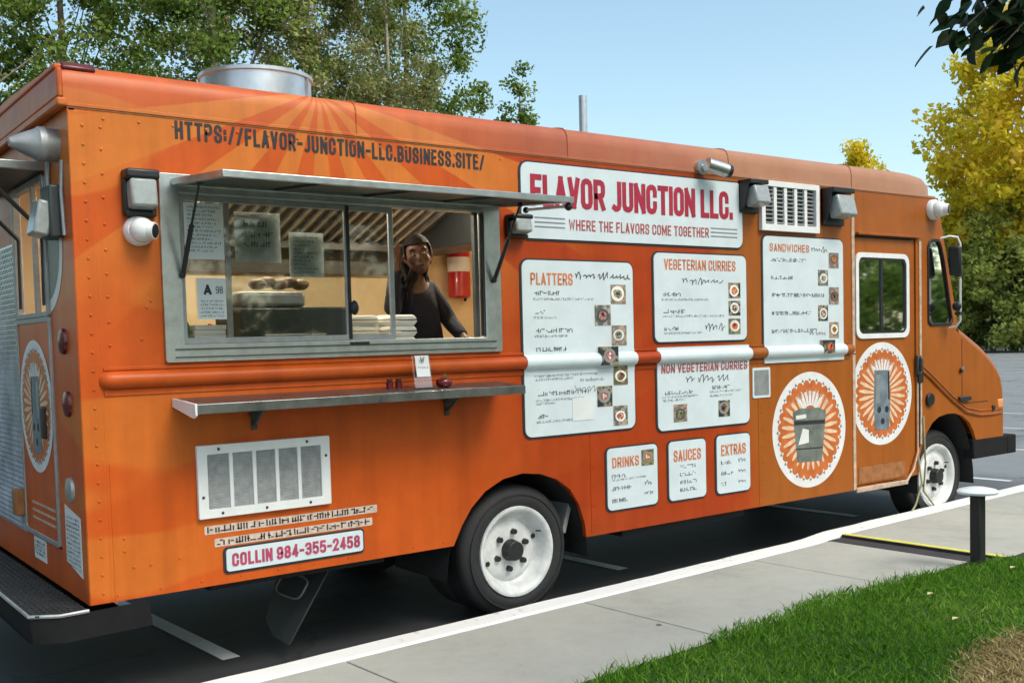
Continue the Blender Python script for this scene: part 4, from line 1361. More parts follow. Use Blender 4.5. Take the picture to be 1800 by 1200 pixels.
nb_ = board('curry_board', 3.621, 1.047, 4.526, 1.50, .045, True, 'white menu board under the belt rail headed NON VEGETERIAN CURRIES')
m = MB(); text(m, 'NON VEGETERIAN CURRIES', 3.655, 1.428, .058, .85, -.0135, sw=.16); part(m, 'lettering', M['maroon_print'], nb_, smooth=0)
m = MB(); scrawl(m, 3.878, 1.345, 4.315, .07, PY, 0, .007)
greek(m, 3.69, 1.286, 3.95, .02, PY); greek(m, 4.143, 1.303, 4.32, .02, PY)
part(m, 'print', M['ink'], nb_, smooth=0)
m = MB(); greek(m, 3.66, 1.262, 4.00, .012, PY); greek(m, 3.66, 1.24, 3.88, .012, PY); greek(m, 4.12, 1.278, 4.45, .012, PY); greek(m, 4.12, 1.25, 4.34, .012, PY)
part(m, 'print', M['gray_print'], nb_, smooth=0)
dish(3.765, 1.098, 3.892, 1.215, nb_, 0); dish(4.203, 1.106, 4.318, 1.218, nb_, 2)

sb = board('sandwiches_board', 4.694, 1.492, 5.625, 2.370, .05, True, 'tall white menu board headed SANDWICHES beside the door')
m = MB(); text(m, 'SANDWICHES', 4.763, 2.262, .056, .45, PY, sw=.16); part(m, 'lettering', M['orange_print'], sb, smooth=0)
m = MB(); scrawl(m, 5.23, 2.265, 5.43, .05, PY, 0, .006)
for x0, z0, x1 in ((4.78, 2.192, 5.18), (4.78, 2.064, 5.04), (4.785, 1.938, 5.39), (4.783, 1.806, 5.226), (4.78, 1.677, 5.298)): greek(m, x0, z0, x1, .022, PY)
scrawl(m, 5.20, 1.64, 5.40, .05, PY, 0, .005)
part(m, 'print', M['ink'], sb, smooth=0)
for i, (x0, z0, x1, z1) in enumerate([(5.448, 2.155, 5.568, 2.270), (5.317, 2.022, 5.435, 2.138), (5.446, 1.880, 5.566, 2.010), (5.315, 1.757, 5.430, 1.874), (5.447, 1.626, 5.562, 1.746), (5.330, 1.512, 5.460, 1.612)]): dish(x0, z0, x1, z1, sb, [0, 1, 0, 2, 0, 2][i])

db = board('drinks_board', 3.164, .573, 3.606, .968, .035, False, 'small white menu board headed DRINKS')
m = MB(); text(m, 'DRINKS', 3.205, .842, .066, .235, PY, sw=.16); part(m, 'lettering', M['orange_print'], db, smooth=0)
m = MB()
for x0, z0, x1 in ((3.20, .778, 3.32), (3.20, .70, 3.38), (3.20, .622, 3.34)): greek(m, x0, z0, x1, .020, PY)
scrawl(m, 3.48, .70, 3.56, .04, PY, 0, .005); scrawl(m, 3.48, .64, 3.56, .03, PY, 0, .005)
part(m, 'print', M['ink'], db, smooth=0)
m = MB(); greek(m, 3.20, .76, 3.50, .010, PY); part(m, 'print', M['gray_print'], db, smooth=0)
dish(3.462, .835, 3.572, .937, db, 3)
sb2 = board('sauces_board', 3.714, .573, 4.069, .968, .035, False, 'small white menu board headed SAUCES')
m = MB(); text(m, 'SAUCES', 3.757, .832, .076, .263, PY, sw=.16); part(m, 'lettering', M['orange_print'], sb2, smooth=0)
m = MB()
for z in (.785, .733, .681, .629): greek(m, 3.815, z, 3.975, .020, PY)
part(m, 'print', M['ink'], sb2, smooth=0)
eb = board('extras_board', 4.180, .570, 4.524, .973, .035, False, 'small white menu board headed EXTRAS')
m = MB(); text(m, 'EXTRAS', 4.223, .832, .076, .255, PY, sw=.16); part(m, 'lettering', M['orange_print'], eb, smooth=0)
m = MB()
for z, xx in ((.775, 4.34), (.70, 4.35), (.625, 4.28)): greek(m, 4.22, z, xx, .022, PY); scrawl(m, 4.39, z - .01, 4.47, .05, PY, 0, .005)
part(m, 'print', M['ink'], eb, smooth=0)
# the small square sticker beside the boards (its code is left off)
m = MB(); m.plate(rrect(4.568, 1.214, 4.760, 1.430, .012), [], -.006, .006); qs = part(m, 'sticker', M['board'], label='small blank white square sticker')
m = MB(); m.plate(rrect(4.585, 1.232, 4.743, 1.412, .006), [], -.0068, .0005); part(m, 'sticker_panel', M['alu_dull'], qs)

# web address, booking lines and the phone plate
m = MB(); text(m, 'HTTPS://FLAVOR-JUNCTION-LLC.BUSINESS.SITE/', .478, 2.664, .086, 1.795, -.0022, sw=.165, wr=.34, gap=.26, slope=-.008)
part(m, 'web_address', M['black_print'], smooth=0)
m = MB()
for (xa, xb, za) in ((.552, 1.490, .772), (.600, 1.458, .706)):
    m.plate(rrect(xa - .01, za - .008, xb + .01, za + .034, .004, 1), [], -.0016, 0)
part(m, 'booking_lines', M['booking'], smooth=0)
m = MB()
greek(m, .555, .775, 1.488, .024, -.0028, w=.0075); greek(m, .604, .709, 1.456, .024, -.0028, w=.0075)
part(m, 'booking_print', M['black_print'], smooth=0)
ph = board('phone_plate', .644, .570, 1.404, .681, .016, False, 'white plate with magenta phone number')
m = MB(); text(m, 'COLLIN 984-355-2458', .672, .592, .066, .712, PY, sw=.2); part(m, 'lettering', M['pink_print'], ph, smooth=0)


# ---------------- round badges
def disc(cx, cz, r, y, clip=None, n=64):
    pts = circ(cx, cz, r, n)
    if clip is not None:
        pts = [(max(p[0], clip), p[1]) for p in pts]
    return pts


def badge(cx, cz, r, kind, clip=None, plane='Y', off=0.0, label=None):
    def PL(mb, pts, d, mi=0):
        if plane == 'Y': mb.plate(pts, [], off - d, 0)
        else: mb.plate(pts, [], off - d, 0, plane='X')
    def clipd(pts): return [(max(p[0], clip), p[1]) for p in pts] if clip is not None else pts
    m = MB(); PL(m, clipd(circ(cx, cz, r, 72)), .0015)
    b_ = part(m, 'round_badge', M['badge_white'], smooth=0, label=label)
    m = MB(); sc2 = []
    NS = 28
    for k in range(NS * 6):
        a = 2 * PI * k / (NS * 6)
        rr2 = r * (.79 + .075 * abs(math.sin(a * NS / 2)) ** .8)
        sc2.append((cx + rr2 * math.cos(a), cz + rr2 * math.sin(a)))
    PL(m, clipd(sc2), .0025); part(m, 'badge_field', M['orange_in'], b_, smooth=0)
    m = MB()
    for k in range(NS):                                 # small teeth between the scallops
        a = 2 * PI * k / NS; c, s_ = math.cos(a), math.sin(a); w0 = .016 * r / .43
        q = [(cx + c * .90 * r, cz + s_ * .90 * r), (cx + c * .845 * r - s_ * w0, cz + s_ * .845 * r + c * w0), (cx + c * .845 * r + s_ * w0, cz + s_ * .845 * r - c * w0)]
        if clip is None or min(p[0] for p in q) > clip: PL(m, q, .0026)
    part(m, 'badge_print', M['steel_print_blue'], b_, smooth=0)
    m = MB()
    for k in range(NS):
        a = 2 * PI * (k + .5) / NS
        up = math.sin(a)
        if abs(math.cos(a)) < .30 and up > 0: continue
        long = abs(math.cos(a)) > .72
        r0, r1 = (.28, .74 if long else .68)
        w0, w1 = .008 * r / .43, .0165 * r / .43
        c, s_ = math.cos(a), math.sin(a)
        rm_ = .58
        q = [(cx + c * r0 * r - s_ * w0, cz + s_ * r0 * r + c * w0), (cx + c * rm_ * r - s_ * w1, cz + s_ * rm_ * r + c * w1),
             (cx + c * r1 * r - s_ * w1 * .55, cz + s_ * r1 * r + c * w1 * .55), (cx + c * (r1 + .03) * r, cz + s_ * (r1 + .03) * r), (cx + c * r1 * r + s_ * w1 * .55, cz + s_ * r1 * r - c * w1 * .55),
             (cx + c * rm_ * r + s_ * w1, cz + s_ * rm_ * r - c * w1), (cx + c * r0 * r + s_ * w0, cz + s_ * r0 * r - c * w0)]
        if clip is not None and min(p[0] for p in q) < clip: continue
        PL(m, q, .0033)
    part(m, 'badge_rays', M['cream_print'], b_, smooth=0)
    m = MB()                                            # small bright fan above the vessel
    for k in range(7):
        a = R(48 + 14 * k); c, s_ = math.cos(a), math.sin(a); bz = cz + .20 * r
        r0, r1, w_ = .22 * r, .47 * r, .018 * r / .43 * .6
        PL(m, [(cx + c * r0 - s_ * w_, bz + s_ * r0 + c * w_), (cx + c * r1 - s_ * w_ * 1.5, bz + s_ * r1 + c * w_ * 1.5), (cx + c * r1 + s_ * w_ * 1.5, bz + s_ * r1 - c * w_ * 1.5), (cx + c * r0 + s_ * w_, bz + s_ * r0 - c * w_)], .0036)
    part(m, 'badge_fan', M['badge_white'], b_, smooth=0)
    m = MB()                                            # arched wording, illegible
    for k in range(15):
        a = R(42 + 6.9 * k); c, s_ = math.cos(a), math.sin(a)
        r0, r1 = .60 * r, .68 * r + (.03 * r if k % 3 else 0)
        w_ = .012 * r
        PL(m, [(cx + c * r0 - s_ * w_, cz + s_ * r0 + c * w_), (cx + c * r1 - s_ * w_, cz + s_ * r1 + c * w_), (cx + c * r1 + s_ * w_, cz + s_ * r1 - c * w_), (cx + c * r0 + s_ * w_, cz + s_ * r0 - c * w_)], .0038)
    part(m, 'badge_print', M['trim'], b_, smooth=0)
    m = MB()
    if kind == 'pail':
        PL(m, [(cx - .205, cz + .14), (cx - .155, cz - .235), (cx + .135, cz - .245), (cx + .190, cz + .13), (cx + .10, cz + .16), (cx - .12, cz + .165)], .0042)
        v_ = part(m, 'badge_vessel', M['steel_print'], b_, smooth=0)
        m = MB(); PL(m, [(cx - .19, cz + .075), (cx + .178, cz + .065), (cx + .172, cz + .035), (cx - .186, cz + .045)], .0048)
        PL(m, [(cx - .165, cz - .13), (cx + .145, cz - .14), (cx + .142, cz - .150), (cx - .163, cz - .140)], .0048)
        part(m, 'badge_print', M['black_print'], b_, smooth=0)
        m = MB(); PL(m, [(cx - .145, cz - .105), (cx - .02, cz - .095), (cx - .02, cz + .00), (cx - .09, cz + .015)], .005)
        PL(m, [(cx - .17, cz + .115), (cx - .05, cz + .12), (cx - .05, cz + .09), (cx - .168, cz + .085)], .005)
        part(m, 'badge_print', M['badge_white'], b_, smooth=0)
    else:
        k = r / .40
        PL(m, [(cx - .105 * k, cz + .185 * k), (cx - .115 * k, cz - .12 * k), (cx - .10 * k, cz - .28 * k), (cx + .085 * k, cz - .285 * k), (cx + .10 * k, cz - .12 * k), (cx + .095 * k, cz + .18 * k)], .0042)
        part(m, 'badge_vessel', M['steel_print_blue'], b_, smooth=0)
        m = MB(); PL(m, circ(cx - .045 * k, cz - .125 * k, .026 * k, 12), .0048); PL(m, circ(cx + .055 * k, cz - .125 * k, .026 * k, 12), .0048)
        PL(m, circ(cx + .0 * k, cz - .215 * k, .026 * k, 12), .0048); PL(m, [(cx + .07 * k, cz + .17 * k), (cx + .09 * k, cz + .17 * k), (cx + .095 * k, cz - .05 * k), (cx + .075 * k, cz - .05 * k)], .0048)
        part(m, 'badge_print', M['black_print'], b_, smooth=0)
        m = MB(); PL(m, [(cx - .08 * k, cz + .15 * k), (cx - .03 * k, cz + .15 * k), (cx - .04 * k, cz - .07 * k), (cx - .09 * k, cz - .07 * k)], .0048)
        part(m, 'badge_print', M['alu_dull'], b_, smooth=0)
    return b_


badge(5.215, .945, .434, 'pail', label='white scalloped round badge with a steel pail')

# ---------------- flood lamps and cameras on the side
def flood(x0, z0, x1, z1, name='flood_lamp', tilt=0, d=.10):
    cx, cz = (x0 + x1) / 2, (z0 + z1) / 2; w, h = x1 - x0, z1 - z0
    m = MB(); m.box((cx, -.018, cz), (w, .035, h)); m.box((cx, -.05, cz + h * .38), (w, .09, h * .22))
    o = part(m, name, M['black'], bevel=.012)
    m = MB(); m.box((cx, -.065, cz - h * .05), (w * .78, d * .8, h * .62), rot=(R(tilt), 0, 0))
    part(m, 'lens', M['lens'], o, bevel=.012)
    m = MB(); m.box((cx, -.025, cz - h * .46), (w * .9, .05, h * .12)); part(m, 'bracket', M['black'], o, bevel=.006)
    return o


flood(.214, 2.290, .368, 2.500, tilt=-8)
flood(2.405, 2.275, 2.555, 2.405, tilt=-10, d=.09)
def side_flood(x0, z0, x1, z1):
    cx, cz = (x0 + x1) / 2, (z0 + z1) / 2; w, h = x1 - x0, z1 - z0
    m = MB(); m.box((cx, -.012, cz), (w, .024, h)); m.box((cx, -.06, cz + h * .42), (w, .12, h * .14))
    m.plate([(-.0, cz + h * .4), (-.10, cz + h * .38), (-.06, cz - h * .35), (0, cz - h * .45)], [], x0, .012, plane='X')
    o = part(m, 'flood_lamp', M['black'], bevel=.008)
    m = MB(); m.box((cx + w * .06, -.085, cz - h * .02), (w * .8, .11, h * .58), rot=(R(-14), 0, 0))
    part(m, 'lens', M['lens'], o, bevel=.014)
    return o


side_flood(4.445, 2.520, 4.635, 2.745)
side_flood(5.37, 2.475, 5.63, 2.750)


def turret(c, r, d, col, name='security_camera'):
    """dome camera: base ring on the wall, ball, dark window turned along d"""
    m = MB(); m.lathe(c, (0, -1, 0), [(0, r), (.03, r), (.045, r * .86), (.046, 0)], 24); m.ball(Vector(c) + Vector((0, -.06, 0)), r * .80, 18, 12)
    o = part(m, name, col, smooth=40)
    d = Vector(d).normalized(); p = Vector(c) + Vector((0, -.06, 0)) + d * r * .5
    m = MB(); m.lathe(p, d, [(0, r * .60), (r * .42, r * .54), (r * .43, 0)], 20); part(m, 'lens_barrel', col, o, smooth=40)
    m = MB(); m.lathe(p + d * r * .435, d, [(0, r * .46), (.003, r * .40), (.004, 0)], 20); part(m, 'lens', M['black'], o, smooth=40)
    return o


turret((.285, 0, 2.222), .070, (.75, -.75, -.12), M['white'])
turret((6.86, -.0, 2.665), .085, (.35, -1, -.1), M['white'])
m = MB()
m.cyl((4.06, 0, 2.80), (4.06, -.035, 2.80), .05, n=18); m.cyl((4.06, -.03, 2.80), (4.09, -.10, 2.79), .018, n=10); m.cyl((4.04, -.09, 2.81), (4.19, -.13, 2.772), .046, .046, n=20)
bc = part(m, 'bullet_camera', M['alu'])
m = MB(); m.cyl((4.188, -.1295, 2.7725), (4.215, -.1365, 2.766), .048, .043, n=20); part(m, 'lens', M['black'], bc)

# ---------------- wheels
def wheel(cx, yf, r, w, rimr, dish_, name, dual=False):
    """outer face at y = yf, facing -Y"""
    root = MB()
    t = [(0.0, rimr + .005), (-.012, rimr + .02), (-.018, rimr + .05), (-.014, r - .055), (.004, r - .022), (.02, r - .006), (.035, r)]
    t += [(w - .035, r), (w - .02, r - .006), (w - .004, r - .022), (w + .012, r - .055), (w + .012, rimr + .04), (w, rimr)]
    c = (cx, yf, r)
    root.lathe(c, (0, 1, 0), [(h + .0, q) for h, q in t], 48, caps=False)
    o = part(root, name, M['rubber'], loc=c, smooth=35)
    tr = MB()
    for q in (.06, .105, .15):
        if q < w: tr.lathe((cx, yf + q, r), (0, 1, 0), [(0, r + .0015), (.012, r + .0015)], 48, caps=False)
    part(tr, 'tread_groove', M['black'], o)
    sr = MB(); sr.lathe(c, (0, -1, 0), [(.0155, rimr + .072), (.0205, rimr + .074), (.0205, rimr + .082), (.0150, rimr + .084)], 48, caps=False)
    part(sr, 'sidewall_ring', M['rubber'], o, smooth=20)
    # rim: lip, barrel down to a dished disc
    m = MB()
    m.lathe(c, (0, 1, 0), [(-.004, rimr + .008), (-.016, rimr + .006), (-.018, rimr - .006), (-.008, rimr - .022), (.012, rimr - .036), (.03, rimr - .045), (dish_ * .8, rimr - .055), (dish_, rimr - .075)], 48, caps=False)
    m.lathe(c, (0, 1, 0), [(dish_, rimr - .074), (dish_ - .012, rimr - .09), (dish_ - .02, .145), (dish_ - .014, .075), (dish_ - .014, 0)], 48, caps=False)
    part(m, 'rim', M['rim'], o, smooth=50)
    m = MB(); m.cyl((cx, yf + dish_ - .012, r), (cx, yf + dish_ - .075, r), .068, .058, n=24)
    part(m, 'hub', M['black'], o, bevel=.004)
    for k in range(6):
        a = R(60 * k + 20)
        p = (cx + .113 * math.cos(a), yf + dish_ - .012, r + .113 * math.sin(a))
        m = MB(); m.cyl(p, (p[0], p[1] - .032, p[2]), .021, .017, n=6); part(m, 'wheel_nut', M['black'], o)
    for a in (200, 20):
        p = (cx + (rimr - .082) * math.cos(R(a)), yf + dish_ - .0175, r + (rimr - .082) * math.sin(R(a)))
        m = MB(); m.lathe(p, (0, -1, 0), [(0, .016), (.003, .016), (.003, 0)], 12); part(m, 'hand_hole', M['black'], o)
    m = MB(); m.tube([(cx + .17, yf + .02, r + .1), (cx + .175, yf - .02, r + .105)], .005, 6); part(m, 'valve', M['black'], o)
    return o


wheel(2.49, .075, .40, .22, .267, .075, 'wheel')
wheel(7.105, .13, .40, .22, .272, .03, 'wheel')
for cx, yy, ww in ((2.49, .325, .22), (2.49, TW - .545, .22), (2.49, TW - .295, .22), (7.105, TW - .35, .22)):
    m = MB()
    m.lathe((cx, yy, .40), (0, 1, 0), [(0, .2), (-.0, .35), (.03, .40), (ww - .03, .40), (ww, .35), (ww, .2)], 40)
    part(m, 'wheel', M['rubber'], loc=(cx, yy, .4), smooth=35)
# wheel wells, chassis and axle
for cx, hw, top, y1 in ((2.49, .53, .90, .62), (7.11, .44, .97, .55)):
    m = MB()
    pts = [(cx + hw * math.cos(R(a)), .30 + (top - .30) * math.sin(R(a))) for a in range(0, 181, 12)]
    n = len(pts)
    m.add([(p[0], .031, p[1]) for p in pts] + [(p[0], y1, p[1]) for p in pts], [(i, i + 1, n + i + 1, n + i) for i in range(n - 1)] + [tuple(range(n, 2 * n))])
    part(m, 'wheel_well', M['under'], recalc=False)
m = MB()
m.box2((.05, .45, .50), (7.9, .60, .70)); m.box2((.05, TW - .60, .50), (7.9, TW - .45, .70)); m.cyl((2.49, .3, .40), (2.49, TW - .3, .40), .07); m.ball((2.49, 1.15, .40), .18)
m.cyl((7.1, .3, .38), (7.1, TW - .3, .38), .05); m.box2((3.4, .12, .36), (4.6, .42, .62)); m.box2((.6, .12, .46), (1.6, .5, .62)); m.box2((.04, .04, .58), (1.95, TW - .04, .695)); m.box2((3.05, .04, .50), (6.4, TW - .04, .695))
part(m, 'chassis', M['under'])
m = MB(); m.box2((3.07, .10, .405), (4.35, .14, .44)); part(m, 'side_step_rail', M['steel_dark'])
m = MB(); m.box((2.93, .20, .60), (.03, .2, .30), rot=(0, R(18), 0)); part(m, 'splash_guard', M['alu_dull'])
m = MB()
A_ = [Vector((1.30, .15, .50)), Vector((1.28, .72, .50)), Vector((1.13, .68, .11)), Vector((1.07, .45, .07)), Vector((1.03, .16, .09))]
m.add(A_ + [p + Vector((.012, 0, 0)) for p in A_], [(0, 1, 2, 3, 4), (9, 8, 7, 6, 5)] + [(i, (i + 1) % 5, (i + 1) % 5 + 5, i + 5) for i in range(5)])
flap = part(m, 'mud_flap', M['mat_rubber'], bevel=.003)
fr_ = MB(); e1 = (A_[1] - A_[0]).normalized(); e2 = (A_[4] - A_[0]).normalized(); cc_ = A_[0] + e1 * .27 + e2 * .19
loop = [cc_ + e1 * (.15 * math.copysign(abs(math.cos(t)) ** .5, math.cos(t))) + e2 * (.065 * math.copysign(abs(math.sin(t)) ** .5, math.sin(t))) + Vector((-.004, 0, 0)) for t in [2 * PI * k / 32 for k in range(33)]]
fr_.tube(loop, .006, 5); part(fr_, 'flap_emblem', M['gray_print'], flap)

# ---------------- cab: side with door opening, quarter window, hood and nose
nose = [(7.27, 1.695), (7.45, 1.615), (7.66, 1.515), (7.80, 1.43), (7.92, 1.335), (7.995, 1.24), (8.035, 1.12), (8.05, .95), (8.05, .70)]
RN = .07
def inset(pts, d):
    out = []
    for i, p in enumerate(pts):
        a = Vector(pts[max(0, i - 1)]); c = Vector(pts[min(len(pts) - 1, i + 1)])
        t = (c - a).normalized(); nrm = Vector((t.y, -t.x))      # to the right of travel = inward (down / back)
        if nrm.y > 0 and nrm.x > 0: nrm = -nrm
        out.append((p[0] + nrm.x * d, p[1] + nrm.y * d))
    return out
nin = inset(nose, RN)
front_arch = [(7.535, .69), (7.50, .765), (7.43, .85), (7.32, .915), (7.20, .945), (7.08, .948), (6.95, .93), (6.85, .885), (6.77, .81), (6.70, .70), (6.655, .60)]
cab = [(5.78, .43), (5.78, ZSEAM), (6.95, ZSEAM), (7.03, 2.45), (7.15, 2.05), (7.25, 1.70)] + [(nin[0][0] - .02, 1.66)] + nin[1:-1] + [(8.05 - RN, .69)] + front_arch + [(6.645, .47)]
door_hole = [(5.782, .452), (5.782, 2.412), (6.618, 2.412), (6.618, .66), (6.50, .452)]
qwin = [(6.785, 2.36), (6.81, 2.405), (6.86, 2.425), (6.945, 2.425), (6.985, 2.385), (7.03, 2.26), (7.085, 2.05), (7.135, 1.84), (7.16, 1.745), (7.135, 1.705), (6.83, 1.70), (6.785, 1.735)]
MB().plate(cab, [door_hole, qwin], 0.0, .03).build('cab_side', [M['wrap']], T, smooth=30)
m = MB(); m.plate(cab, [qwin], TW - .03, .03); part(m, 'cab_far_side', M['wrap'])
# hood skin
ys = []
NA = 5
for k in range(NA + 1):
    a = R(90 * k / NA); ys.append((RN * (1 - math.cos(a)), RN * (1 - math.sin(a))))
secs = [(y, ins) for y, ins in ys] + [(TW * .5, -.02)] + [(TW - y, ins) for y, ins in reversed(ys)]
m = MB(); rowsN = []
for (y, ins) in secs:
    pr = inset(nose, ins)
    pr[0] = (nose[0][0], nose[0][1] - ins); pr[-1] = (pr[-1][0], .69)
    rowsN.append([(p[0], y, p[1]) for p in pr])
for r_ in rowsN: m.v += r_
L_ = len(nose)
for i in range(len(rowsN) - 1):
    for j in range(L_ - 1):
        a = i * L_ + j; m.f.append((a, a + 1, a + L_ + 1, a + L_)); m.m.append(0)
hood = part(m, 'hood', M['wrap'], smooth=45)
m = MB(); m.box2((7.308, -.0025, 1.02), (7.314, .0, 1.585)); m.box2((7.30, -.0025, 1.02), (7.74, 0, 1.026))
part(m, 'hood_shut_line', M['black_print'], hood)
m = MB(); m.tube([(6.67, -.004, 1.345), (6.80, -.006, 1.275), (6.95, -.006, 1.18), (7.15, -.006, 1.06), (7.37, -.006, .945), (7.60, -.006, .905), (7.80, -.004, .900), (7.97, 0, .905)], .012, 6)
m.tube([(6.70, -.003, 1.375), (6.95, -.003, 1.225), (7.15, -.003, 1.10), (7.37, -.003, .985), (7.6, -.003, .945), (7.97, 0, .94)], .006, 5)
part(m, 'fender_crease', M['wrap'], smooth=60)
m = MB(); m.box2((7.24, -.03, 1.045), (7.42, -.003, 1.085)); m.box2((7.27, -.022, 1.29), (7.30, 0, 1.33)); part(m, 'hood_latch', M['black'], hood, bevel=.008)
m = MB(); m.box2((7.265, -.03, 1.315), (7.305, -.022, 1.345)); part(m, 'latch_tip', M['alu'], hood)
m = MB(); m.cyl((6.80, 0, 1.085), (6.80, -.025, 1.085), .055, n=18); part(m, 'fuel_cap', M['black'], bevel=.006)
m = MB(); m.box2((7.90, -.006, .95), (7.99, .012, 1.03)); part(m, 'turn_signal', M['amber'], bevel=.01)
m = MB(); m.box2((7.80, -.014, .93), (7.84, 0, .98)); part(m, 'marker_lamp', M['black'], bevel=.006)
m = MB(); m.plate([(.3, .75), (.3, 1.15), (2.0, 1.15), (2.0, .75)], [], 8.078, .012, plane='X')
part(m, 'grille', M['black'], hood)
for yy in (.28, TW - .28):
    m = MB(); m.lathe((8.07, yy, .98), (1, 0, 0), [(0, .10), (.02, .10), (.03, .08), (.035, 0)], 24); part(m, 'headlight', M['lens'], hood)
m = MB()
m.box2((8.07, -.0, .52), (8.23, TW, .69)); m.box2((7.50, -.0, .52), (8.07, .10, .69)); m.box2((7.50, TW - .10, .52), (8.07, TW, .69))
part(m, 'front_bumper', M['bumper_black'], bevel=.012)
# windscreen, header and pillars, cab front
m = MB(); m.add([(7.255, .10, 1.70), (7.255, TW - .10, 1.70), (7.03, TW - .10, 2.46), (7.03, .10, 2.46)], [(0, 1, 2, 3)]); part(m, 'windscreen', M['cabglass'], smooth=0)
m = MB()
for yy in (.03, TW - .10, TW / 2 - .03): m.add([(7.26, yy, 1.68), (7.26, yy + .07, 1.68), (7.035, yy + .07, 2.46), (7.035, yy, 2.46), (7.20, yy, 1.68), (7.20, yy + .07, 1.68), (6.97, yy + .07, 2.46), (6.97, yy, 2.46)], [(0, 1, 2, 3), (4, 7, 6, 5), (0, 3, 7, 4), (1, 5, 6, 2)])
m.add([(7.035, .03, 2.45), (7.035, TW - .03, 2.45), (6.955, TW - .03, 2.78), (6.955, .03, 2.78), (6.98, .03, 2.45), (6.98, TW - .03, 2.45), (6.90, TW - .03, 2.78), (6.90, .03, 2.78)], [(0, 1, 2, 3), (4, 7, 6, 5), (0, 4, 5, 1), (0, 3, 7, 4), (1, 5, 6, 2)])
part(m, 'windscreen_frame', M['wrap'])
m = MB(); m.box2((6.9, .05, 1.40), (7.24, TW - .05, 1.66)); part(m, 'dashboard', M['black'], bevel=.03)
m = MB(); m.lathe((6.78, 1.75, 1.62), (-.75, 0, .65), [(-.012, .20), (0, .212), (.012, .20), (0, .188), (-.012, .20)], 28, caps=False); m.cyl((6.78, 1.75, 1.62), (7.0, 1.75, 1.48), .03); m.box((6.78, 1.75, 1.62), (.02, .38, .03), rot=(0, R(-40), 0))
part(m, 'steering_wheel', M['black'])
for yy in (.55, 1.75):
    m = MB(); m.box((6.15, yy, 1.22), (.48, .46, .14)); m.box((5.90, yy, 1.60), (.13, .44, .66), rot=(0, R(-8), 0)); m.box((5.87, yy, 2.0), (.10, .26, .16)); m.box((6.15, yy, .95), (.3, .3, .42))
    part(m, 'cab_seat', M['seat'], bevel=.03)
m = MB(); m.plate(qwin, [[(x + (6.96 - x) * .085, z + (2.06 - z) * .06) for x, z in qwin]], -.012, .014); qf = part(m, 'quarter_window', M['black'], bevel=.003)
m = MB(); m.plate([(x + (6.96 - x) * .07, z + (2.06 - z) * .05) for x, z in qwin], [], .008, 0); part(m, 'pane', M['cabglass'], qf, smooth=0)

# ---------------- sliding cab door
dout = [(5.792, .462), (5.792, 2.402), (6.608, 2.402), (6.608, .655), (6.495, .462)]
m = MB(); m.plate(dout, [rrect(5.825, 1.640, 6.492, 2.258, .06)], .010, .03)
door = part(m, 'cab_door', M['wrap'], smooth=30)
m = MB(); m.box2((5.76, .028, .45), (6.64, .036, 2.43)); 
m = MB(); m.plate([(5.782, .452), (5.782, 2.412), (6.618, 2.412), (6.618, .66), (6.50, .452)], [[(5.80, .47), (5.80, 2.39), (6.60, 2.39), (6.60, .67), (6.49, .47)]], .034, .006)
part(m, 'door_seal', M['black'], door)
m = MB(); m.plate(rrect(5.797, 1.612, 6.520, 2.286, .075), [rrect(5.835, 1.650, 6.482, 2.248, .055)], -.004, .02)
dw = part(m, 'door_window', M['white'], door, bevel=.004)
m = MB(); m.plate(rrect(5.832, 1.647, 6.485, 2.251, .056), [rrect(5.852, 1.668, 6.465, 2.230, .045)], .002, .016)
m.box2((6.135, .003, 1.66), (6.165, .02, 2.24))
part(m, 'window_gasket', M['black'], door)
m = MB(); m.plate(rrect(5.845, 1.66, 6.472, 2.238, .05), [], .012, 0); part(m, 'pane', M['cabglass'], door, smooth=0)
m = MB(); m.box2((5.83, .006, .475), (6.46, .0098, .60)); part(m, 'kick_plate', M['worn'], door)
m = MB(); m.box2((5.785, -.010, .405), (6.48, .012, .445)); part(m, 'door_sill', M['trim'], bevel=.006)
m = MB(); m.tube([(6.47, .0, .43), (6.57, .0, .52), (6.635, .0, .66), (6.635, .0, 1.28)], .011, 6); part(m, 'door_edge_trim', M['trim'])
m = MB(); m.box2((6.60, -.03, 1.30), (6.655, -.0, 1.46)); m.box2((6.615, -.055, 1.33), (6.64, -.03, 1.44)); part(m, 'door_handle', M['steel_dark'], door, bevel=.008)
m = MB(); m.box2((6.625, -.02, 1.235), (6.69, -.0, 1.31)); m.tube([(6.645, -.012, 1.24), (6.642, -.014, 1.0), (6.64, -.01, .70)], .008, 6); part(m, 'door_latch_rod', M['black'], door)
m = MB(); m.box2((5.80, -.030, 2.420), (6.66, .0, 2.440)); part(m, 'door_gutter', M['wrap'], bevel=.003)
m = MB(); m.box2((5.80, -.006, 2.408), (6.60, .0, 2.4195)); part(m, 'gutter_gap', M['black'])
m = MB(); m.box2((5.745, -.006, .432), (5.780, .0, 1.49)); m.box2((5.745, -.006, 1.50), (5.780, .0, 2.745)); part(m, 'white_trim', M['trim'], bevel=.002)
m = MB(); m.box2((6.66, -.008, .72), (6.69, 0, 2.40)); part(m, 'pillar_trim', M['trim'], bevel=.003)
badge(6.150, 1.168, .412, 'jar', clip=5.797, off=.0098, label='white scalloped badge with a steel jar on the cab door')
